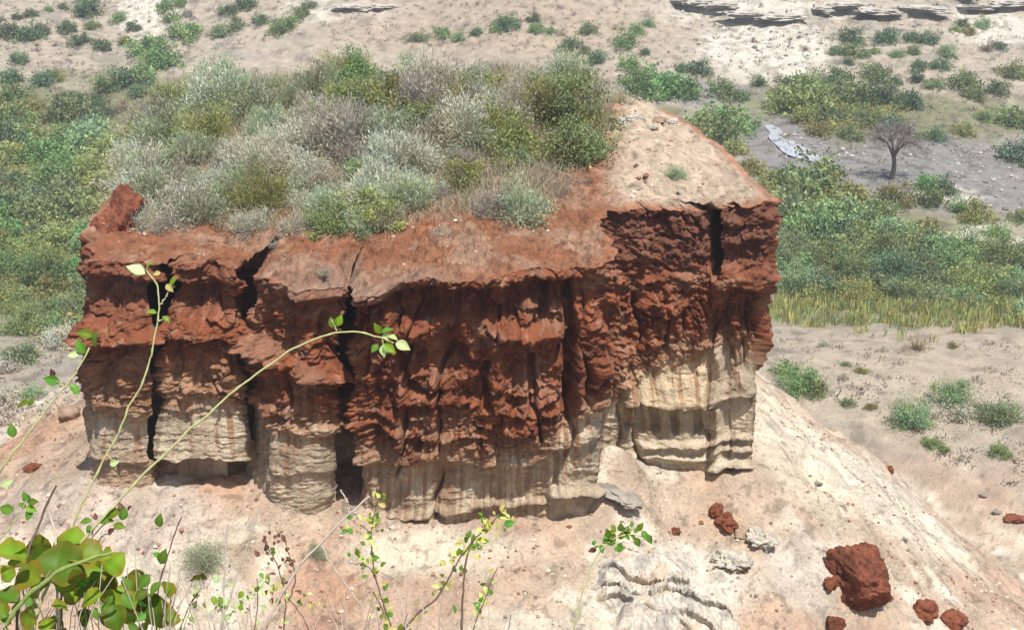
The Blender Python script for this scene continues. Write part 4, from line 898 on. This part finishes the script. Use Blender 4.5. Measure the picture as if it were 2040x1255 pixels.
# ------------------------------------------------------------------ plants on the rim in front of the camera
def leaf_mesh(name, prof, fold=0.25, curl=0.25, edge=None, ns=9, mat=None, wav=0.0):
    t = np.linspace(0, 1, ns); w = np.interp(t, np.linspace(0, 1, len(prof)), prof)
    cols = np.array([-1, -0.55, 0, 0.55, 1.0])
    X = t[:, None].repeat(5, 1); Y = w[:, None] * cols[None]
    Z = fold * np.abs(Y) - curl * (X - 0.35) ** 2 + wav * np.sin(X * 14) * np.abs(Y)
    V = np.stack([X, Y, Z], -1)
    c_ = np.ones((ns, 5, 3)); c_[:, 2] *= 1.25
    if edge is not None:
        k = np.abs(cols)[None, :, None] ** 3; k = np.maximum(k, sstep(0.8, 1.0, t)[:, None, None]); c_ = c_ * (1 - k) + np.array(edge) * k
    return np_mesh(name, V.reshape(-1, 3), grid_quads(ns, 5), col=c_.reshape(-1, 3), mats=[mat])
L_BIG = leaf_mat('broad_leaf', (0.16, 0.25, 0.02), 0.35, 0.4, 0.45, hue=0.02)
L_MID = leaf_mat('vine_leaf', (0.11, 0.22, 0.03), 0.35, 0.4, 0.5, hue=0.03)
L_PALE = leaf_mat('young_leaf', (0.48, 0.62, 0.28), 0.2, 0.4, 0.45)
L_YEL = leaf_mat('yellow_leaf', (0.55, 0.52, 0.16), 0.25, 0.4, 0.5)
L_RED = leaf_mat('reddish_leaf', (0.15, 0.06, 0.05), 0.3, 0.3, 0.5)
ROUND = [0.10, 0.36, 0.47, 0.50, 0.49, 0.44, 0.34, 0.2, 0.0]; OVAL = [0.02, 0.18, 0.28, 0.32, 0.31, 0.26, 0.18, 0.09, 0.0]; NARROW = [0.02, 0.10, 0.15, 0.17, 0.15, 0.12, 0.08, 0.04, 0.0]
L_DEEP = leaf_mat('deep_leaf', (0.075, 0.15, 0.014), 0.35, 0.35, 0.45, hue=0.02)
LM = {'deep': leaf_mesh('deep_leaf', ROUND, 0.3, 0.5, (1.9, 0.9, 1.0), mat=L_DEEP, wav=0.15), 'big': leaf_mesh('broad_leaf', ROUND, 0.22, 0.35, (1.7, 0.75, 1.0), mat=L_BIG, wav=0.12), 'mid': leaf_mesh('vine_leaf', OVAL, 0.3, 0.3, mat=L_MID), 'green': leaf_mesh('green_leaf', OVAL, 0.3, 0.3, mat=L_BIG), 'pale': leaf_mesh('young_leaf', OVAL, 0.25, 0.2, mat=L_PALE), 'yellow': leaf_mesh('yellow_leaf', OVAL, 0.35, 0.3, mat=L_YEL), 'red': leaf_mesh('reddish_leaf', OVAL, 0.4, 0.3, mat=L_RED), 'narrow': leaf_mesh('narrow_leaf', NARROW, 0.3, 0.4, mat=L_MID)}
W_GREEN = wood_mat('green_stem', (0.24, 0.30, 0.09), (0.13, 0.17, 0.05), 60); W_PALE = wood_mat('pale_stem', (0.46, 0.48, 0.22), (0.30, 0.30, 0.14), 60)
W_DRY = wood_mat('dry_twig', (0.50, 0.44, 0.36), (0.30, 0.25, 0.20), 60); W_DARK = wood_mat('brown_twig', (0.16, 0.11, 0.08), (0.08, 0.055, 0.04), 60)
fr_ = np.random.default_rng(31)
CAMR, CAMU, CAMF = np.array([1.0, 0, 0]), np.array([0, SP, CP]), np.array([0, CP, -SP])
def px3(x, y, d): return at_d(np.array(float(x)), np.array(float(y)), np.array(float(d)))
from mathutils import Matrix
def add_leaf(e, base, x, y, size, kind, ang, d, jit=0.35, pitch=0.0):
    """leaf whose middle sits at pixel x, y of distance d; size is its length in photo pixels"""
    s_ = size * d / F
    di = unit(math.cos(ang) * CAMR + math.sin(ang) * CAMU - CAMF * (0.15 + pitch) + fr_.normal(size=3) * 0.15)
    n = unit(-CAMF * 0.75 + np.array([0.15, 0, 0.6]) + fr_.normal(size=3) * jit); n = unit(n - di * (n @ di)); sdv = np.cross(n, di)
    c_ = px3(x, y, d) - di * s_ * 0.5
    M = Matrix(((*(di[0:1] * s_), sdv[0] * s_, n[0] * s_, c_[0] - base[0]), (di[1] * s_, sdv[1] * s_, n[1] * s_, c_[1] - base[1]), (di[2] * s_, sdv[2] * s_, n[2] * s_, c_[2] - base[2]), (0, 0, 0, 1)))
    o = link('leaf', LM[kind], e); o.matrix_local = M
    return o
def plant(name, label, cat, stems, leaves, mat, group=None, d=2.7):
    """stems: lists of (px x, px y[, distance]) from root to tip with start and end radius in mm"""
    k0 = stems[0][0][0]; x0, y0 = k0[0], k0[1]; d0 = k0[2] if len(k0) > 2 else d
    b = px3(x0, y0, d0); gz_ = float(terrain(np.array([b[0]]), np.array([b[1]]))[0])
    base = np.array([b[0], b[1], gz_]) if y0 > 1200 else b
    e = link(name, None, loc=base, label=label, cat=cat, group=group)
    for pts, r0, r1 in stems:
        P3 = [px3(p[0], p[1], p[2] if len(p) > 2 else d) for p in pts]
        if pts[0][1] > 1200:
            q = P3[0].copy(); q[2] = float(terrain(q[0:1], q[1:2])[0]) - 0.03
            if q[2] < P3[0][2]: P3 = [q] + P3
        n = 16 + 8 * len(P3); path = spline(P3, n)
        path = path + (0.0035 * np.stack([fbm(np.arange(n) * 0.22 + i * 9.1, 0.3 + i, 1.0, 3) for i in range(3)], -1))
        v_, q_ = tube(path, np.linspace(r0, r1, n) * 0.001 * (1 + 0.35 * (np.arange(n) % 7 == 3) + 0.08 * np.sin(np.arange(n) * 1.9)), 7)
        link('stem', np_mesh('stem', v_ - base, q_, mats=[mat]), e)
    for lf in leaves: add_leaf(e, base, *lf[:5], lf[5] if len(lf) > 5 else d, 0.6 if lf[3] in ('big', 'deep') else 0.35, fr_.normal() * 0.5 if lf[3] in ('big', 'deep') else 0.0)
    return e
A_ = math.radians
plant('vine', 'tall thin vine rising past the left crack of the butte, pale leaf at tip', 'vine',
  [([(118,1262),(126,1110),(150,1030),(172,985),(215,902),(262,805),(298,728),(310,665),(318,600),(316,558),(306,545),(290,538)], 3.4, 1.6), ([(318,610),(334,585),(348,568)], 1.6, 0.9), ([(314,640),(326,637),(334,636)], 1.4, 0.8), ([(213,905),(222,918),(232,921)], 1.4, 0.8)],
  [(270,537,40,'pale',A_(160)),(298,528,26,'green',A_(40)),(346,560,26,'green',A_(50)),(338,574,22,'yellow',A_(-40)),(301,622,22,'green',A_(160)),(331,636,20,'green',A_(-30)),(228,922,22,'pale',A_(10)),(312,545,16,'yellow',A_(200))], W_PALE)
plant('vine', 'long arching vine crossing the butte from lower left, leaf cluster at its tip', 'vine',
  [([(60,1262),(95,1160),(130,1108),(165,1076),(245,988),(330,902),(450,792),(530,727),(600,687),(655,664),(700,657),(735,662),(760,674),(785,684)], 4.0, 1.7), ([(672,660),(664,648),(662,636)], 1.5, 0.9), ([(762,676),(763,690),(764,712)], 1.3, 0.7)],
  [(661,642,24,'mid',A_(110)),(676,638,26,'green',A_(60)),(752,654,26,'green',A_(120)),(772,658,26,'mid',A_(20)),(782,672,26,'pale',A_(-10)),(775,694,34,'green',A_(-30)),(803,689,34,'pale',A_(-25)),(746,694,22,'mid',A_(240)),(764,700,26,'pale',A_(-90)),(770,672,22,'pale',A_(-70))], W_PALE)
plant('vine', 'short green vine at the left edge with dark and green leaves up its stem', 'vine',
  [([(-60,1262,2.75),(-30,1000,2.75),(0,935),(58,862),(128,772),(158,732),(172,712),(180,694)], 3.6, 1.8), ([(134,765),(150,774)], 1.2, 0.8), ([(76,838),(64,815),(58,806)], 1.2, 0.8), ([(128,770),(112,760)], 1.2, 0.8)],
  [(168,665,34,'green',A_(170)),(190,674,36,'mid',A_(80)),(160,690,34,'mid',A_(110)),(144,708,24,'pale',A_(200)),(102,757,34,'mid',A_(170)),(150,776,28,'mid',A_(-50)),(44,806,32,'green',A_(200)),(64,800,26,'mid',A_(60)),(24,857,30,'mid',A_(100)),(14,962,28,'pale',A_(20)),(104,742,18,'red',A_(110))], W_PALE)
plant('vine', 'thin pale sprig at the left edge low down with a tuft of small leaves', 'vine',
  [([(-40,1262,2.7),(-30,1120,2.7),(0,1070),(30,1042),(52,1018),(54,995)], 2.6, 1.2)],
  [(52,990,26,'mid',A_(100)),(66,1000,24,'mid',A_(10)),(62,1014,24,'green',A_(-10)),(57,1026,24,'mid',A_(-85)),(12,1014,34,'mid',A_(170)),(44,1006,18,'mid',A_(150))], W_PALE)
# broad-leaved shrub in the lower left corner
bl_ = [(22,1092,92,150),(84,1082,84,60),(140,1086,92,70),(30,1128,84,200),(95,1106,120,80),(150,1104,66,20),(165,1112,74,-40),(235,1128,72,45),(120,1130,90,-20),(192,1150,108,75),(215,1165,104,250),(150,1168,84,180),(250,1175,86,-60),(185,1192,90,200),(60,1150,80,170),(20,1180,78,150),(312,1212,112,262),(290,1190,60,110),(235,1200,74,-80),(120,1200,60,140),(60,1218,54,30),(45,1240,76,180),(100,1245,66,-20),(240,1235,84,-70),(170,1235,60,220),(330,1175,60,-60),(8,1225,70,120),(405,1155,56,20),(140,1150,60,100),(265,1150,60,0),(200,1110,60,10),(12,1140,70,90),(75,1180,56,220),(300,1240,60,240)]
plant('broad_leaved_shrub', 'shrub with broad round red-edged green leaves filling the lower left corner', 'shrub',
  [([(4,1250,2.35),(35,1200,2.35),(99,1148,2.35),(168,1111,2.35),(222,1102,2.4)], 6.8, 3.2), ([(170,1262),(172,1190),(168,1130),(150,1100)], 3.5, 2), ([(240,1262),(232,1200),(215,1150)], 3.5, 2), ([(310,1262),(305,1225),(325,1190)], 3, 2), ([(60,1262),(50,1200),(40,1130)], 3, 2), ([(350,1262),(372,1210),(398,1172)], 2.4, 1.4)],
  [(x + fr_.uniform(-12, 12), y + fr_.uniform(-8, 8), sz * fr_.uniform(0.55, 0.85), 'big' if fr_.random() < 0.72 else 'deep', A_(an), 2.42 + 0.34 * fr_.random()) for x, y, sz, an in bl_ + [(q[0] + 25, q[1] + 22, q[2], q[3] + 80) for q in bl_[:24:2]]] + [(x + fr_.uniform(-150, 150), y, fr_.uniform(22, 40), 'mid', fr_.uniform(0, 6.28), 2.6) for x, y in [(160, fr_.uniform(1120, 1250)) for _ in range(26)]], W_GREEN)
plant('sprig', 'leafy sprig with dark reddish buds rising out of the broad-leaved shrub', 'twig',
  [([(118,1215,2.65),(128,1150,2.65),(175,1080),(200,1040),(225,1030)], 2.5, 1.3), ([(180,1095),(205,1068),(222,1060)], 1.8, 1.0), ([(185,1065),(182,1050)], 1.2, 0.7)],
  [(170,1038,24,'mid',A_(180)),(212,1036,34,'mid',A_(-5)),(228,1022,38,'green',A_(20)),(246,1022,30,'mid',A_(70)),(238,1048,26,'green',A_(0)),(222,1058,22,'red',A_(30)),(240,1008,18,'red',A_(100)),(190,1028,16,'red',A_(110)),(176,1054,20,'mid',A_(230)),(318,1036,30,'mid',A_(80)),(258,1012,16,'red',A_(60))], W_DARK)
# bare twigs
for pts, r0, r1, mat, lb, ex in (
  ([(30,1262,2.6),(46,1122,2.6),(75,1050),(112,966)], 4.0, 2.4, W_DARK, 'straight dark bare twig leaning right above the broad-leaved shrub', []),
  ([(116,1262,2.6),(112,1120,2.6),(112,1036),(98,1018)], 3.4, 2.4, W_DRY, 'short upright forked brown twig beside the straight dark twig', [([(112,1036),(122,1022)], 2, 1.4)]),
  ([(438,1262),(448,1160),(450,1090),(454,1042)], 2.6, 1.6, W_DRY, 'pale upright bare twig left of the long slanting pale twig', []),
  ([(436,1262),(466,1160),(495,1080),(522,1006)], 3.0, 1.5, W_DRY, 'long straight pale bare twig slanting right before the third column', []),
  ([(300,1262),(318,1150),(340,1090),(362,1028)], 2.6, 1.4, W_DARK, 'thin dark bare twig right of the broad-leaved shrub', []),
  ([(520,1262),(572,1160),(625,1092),(680,1040),(716,1004),(736,988)], 4.0, 2.4, W_DRY, 'grey branching twig reaching up right to the crack of the third column', [([(696,1024),(690,996),(678,974)], 2.2, 1.5), ([(640,1080),(655,1120),(700,1180),(745,1235)], 2.0, 1.2)])):
    plant('bare_twig', lb, 'twig', [(pts, r0, r1)] + ex, [(325,1108,34,'mid',A_(80)),(312,1105,20,'mid',A_(150))] if 'thin dark' in lb else [], mat)
def strew(path, n, w, kinds, sz, seed):
    r = np.random.default_rng(seed); P_ = np.array(path, float); dl = np.concatenate([[0], np.cumsum(np.hypot(*np.diff(P_[:, :2], axis=0).T))])
    t = r.uniform(0, dl[-1], n); x = np.interp(t, dl, P_[:, 0]) + r.normal(0, w, n); y = np.interp(t, dl, P_[:, 1]) + r.normal(0, w, n)
    return [(x[i], y[i], r.uniform(*sz), kinds[r.integers(len(kinds))], r.uniform(0.2, 2.9) if r.random() < 0.75 else r.uniform(-2, 0)) for i in range(n)]
m1_ = [(785,1262),(760,1190),(742,1130),(738,1070),(742,1025),(756,990)]
plant('twiggy_shrub', 'thin twig shrub with small yellow-green leaves, left of the brown-stemmed one', 'shrub',
  [(m1_, 3.0, 1.2), ([(752,1160),(735,1130),(712,1120)], 1.4, 0.8), ([(745,1180),(770,1235)], 1.5, 1.0), ([(740,1062),(715,1045)], 1.2, 0.8)],
  strew(m1_, 62, 13, ['yellow','yellow','green','mid'], (9, 19), 1) + strew([(735,1040),(705,1045),(720,1130)], 16, 12, ['mid','yellow'], (9, 16), 2), W_DARK)
m2_ = [(790,1262),(840,1216),(882,1180),(905,1125),(930,1092),(960,1060),(990,1030),(1008,1012)]
plant('twiggy_shrub', 'twig shrub with brown forked stems and yellow leaves at bottom centre', 'shrub',
  [(m2_, 3.6, 1.3), ([(918,1262),(922,1190),(926,1120),(935,1092)], 3.2, 2.0), ([(935,1262),(962,1205),(978,1160),(992,1128)], 2.6, 1.0), ([(960,1060),(975,1030),(985,1000)], 1.4, 0.8)],
  strew(m2_[3:], 58, 12, ['yellow','yellow','yellow','green','mid'], (9, 20), 3) + strew(m2_[:4], 14, 14, ['yellow','mid'], (8, 16), 4) + strew([(950,1225),(985,1150)], 14, 9, ['mid','yellow'], (9, 18), 5) + [(1015,1042,24,'mid',A_(10)),(905,1212,20,'mid',A_(100))], W_DARK)
m3_ = [(560,1262),(575,1200),(560,1140),(540,1100),(525,1075)]
plant('twiggy_shrub', 'bush of dark red small leaves and pale yellow shoots left of the bottom centre shrubs', 'shrub',
  [(m3_, 2.6, 1.0), ([(575,1200),(590,1150),(568,1078)], 1.8, 0.8), ([(500,1262),(520,1200),(512,1150)], 2.0, 1.0), ([(620,1262),(600,1210),(570,1185)], 2.0, 1.0)],
  strew(m3_[2:], 20, 16, ['red','red','mid'], (8, 16), 6) + strew([(590,1150),(568,1078),(550,1075)], 14, 10, ['red','red'], (8, 15), 7) + strew([(500,1230),(520,1170),(575,1185),(560,1220),(620,1190)], 44, 20, ['yellow','yellow','mid','pale','red'], (9, 18), 8) + strew([(380,1230),(440,1180),(470,1230)], 26, 24, ['mid','pale','green'], (10, 22), 9), W_DARK)
m4_ = [(1140,1262),(1158,1190),(1176,1130),(1196,1092),(1225,1066),(1262,1060),(1286,1072)]
plant('vine', 'lone pale stem with a cluster of dark green leaves at bottom right of centre', 'vine',
  [(m4_, 2.2, 1.2), ([(1205,1082),(1225,1086),(1240,1098)], 1.2, 0.7), ([(1240,1062),(1252,1048)], 1.2, 0.7)],
  strew(m4_[3:6], 26, 11, ['mid','mid','green'], (13, 22), 10) + strew([(1205,1082),(1238,1098)], 10, 7, ['mid'], (12, 20), 11) + [(1284,1066,22,'mid',A_(-60)),(1294,1074,22,'mid',A_(-80)),(1270,1080,22,'mid',A_(-70)),(1186,1092,22,'green',A_(200)),(1180,1096,18,'red',A_(180))], W_PALE)
# litter of dead stalks round the stems, too tangled to count
r = np.random.default_rng(44); tb_ = []
for i in range(90):
    x = r.uniform(-30, 720) if i < 70 else r.uniform(680, 1060); y0 = r.uniform(1215, 1262); d_ = r.uniform(2.45, 2.85)
    a = px3(x, y0 + 50, d_); b_ = px3(x + r.normal(0, 45), y0 - r.uniform(20, 120) * (1.0 if x < 450 else 0.55), d_ + r.normal(0, 0.05)); m = (a + b_) / 2 + r.normal(size=3) * 0.012
    a[2] = min(a[2], float(terrain(a[0:1], a[1:2])[0]) + 0.12)
    tb_.append(tube(spline([a, m, b_], 8), np.linspace(1.9, 0.8, 8) * 0.001, 5))
v_, q_ = join(tb_)
link('dead_stalks', np_mesh('dead_stalks', v_, q_, mats=[W_DRY]), label='tangle of dry dead stalks among the plants along the bottom edge', cat='stalks', kind='stuff')

# ------------------------------------------------------------------ air
hz = bpy.data.materials.new('haze_air'); hz.use_nodes = True; ht = hz.node_tree; ht.nodes.clear()
ho = ht.nodes.new('ShaderNodeOutputMaterial'); hv = ht.nodes.new('ShaderNodeVolumePrincipled')
hv.inputs['Color'].default_value = (0.86, 0.92, 1.0, 1); hv.inputs['Density'].default_value = 0.0009; hv.inputs['Anisotropy'].default_value = 0.2
ht.links.new(hv.outputs[0], ho.inputs['Volume'])
zmx, zmn = max(1.5, float(GZ.max()) + 3), float(GZ.min()) - 1.0
bx0, bx1, by0, by1 = float(GX.min()) - 2, float(GX.max()) + 2, -8.0, 903.0
V = np.array([(x, y, z) for z in (zmn, zmx) for y in (by0, by1) for x in (bx0, bx1)])
link('haze', np_mesh('haze', V, np.array([(0,2,3,1),(4,5,7,6),(0,1,5,4),(2,6,7,3),(0,4,6,2),(1,3,7,5)]), smooth=False, mats=[hz]), label='thin pale haze over the gorge', cat='haze', kind='stuff')
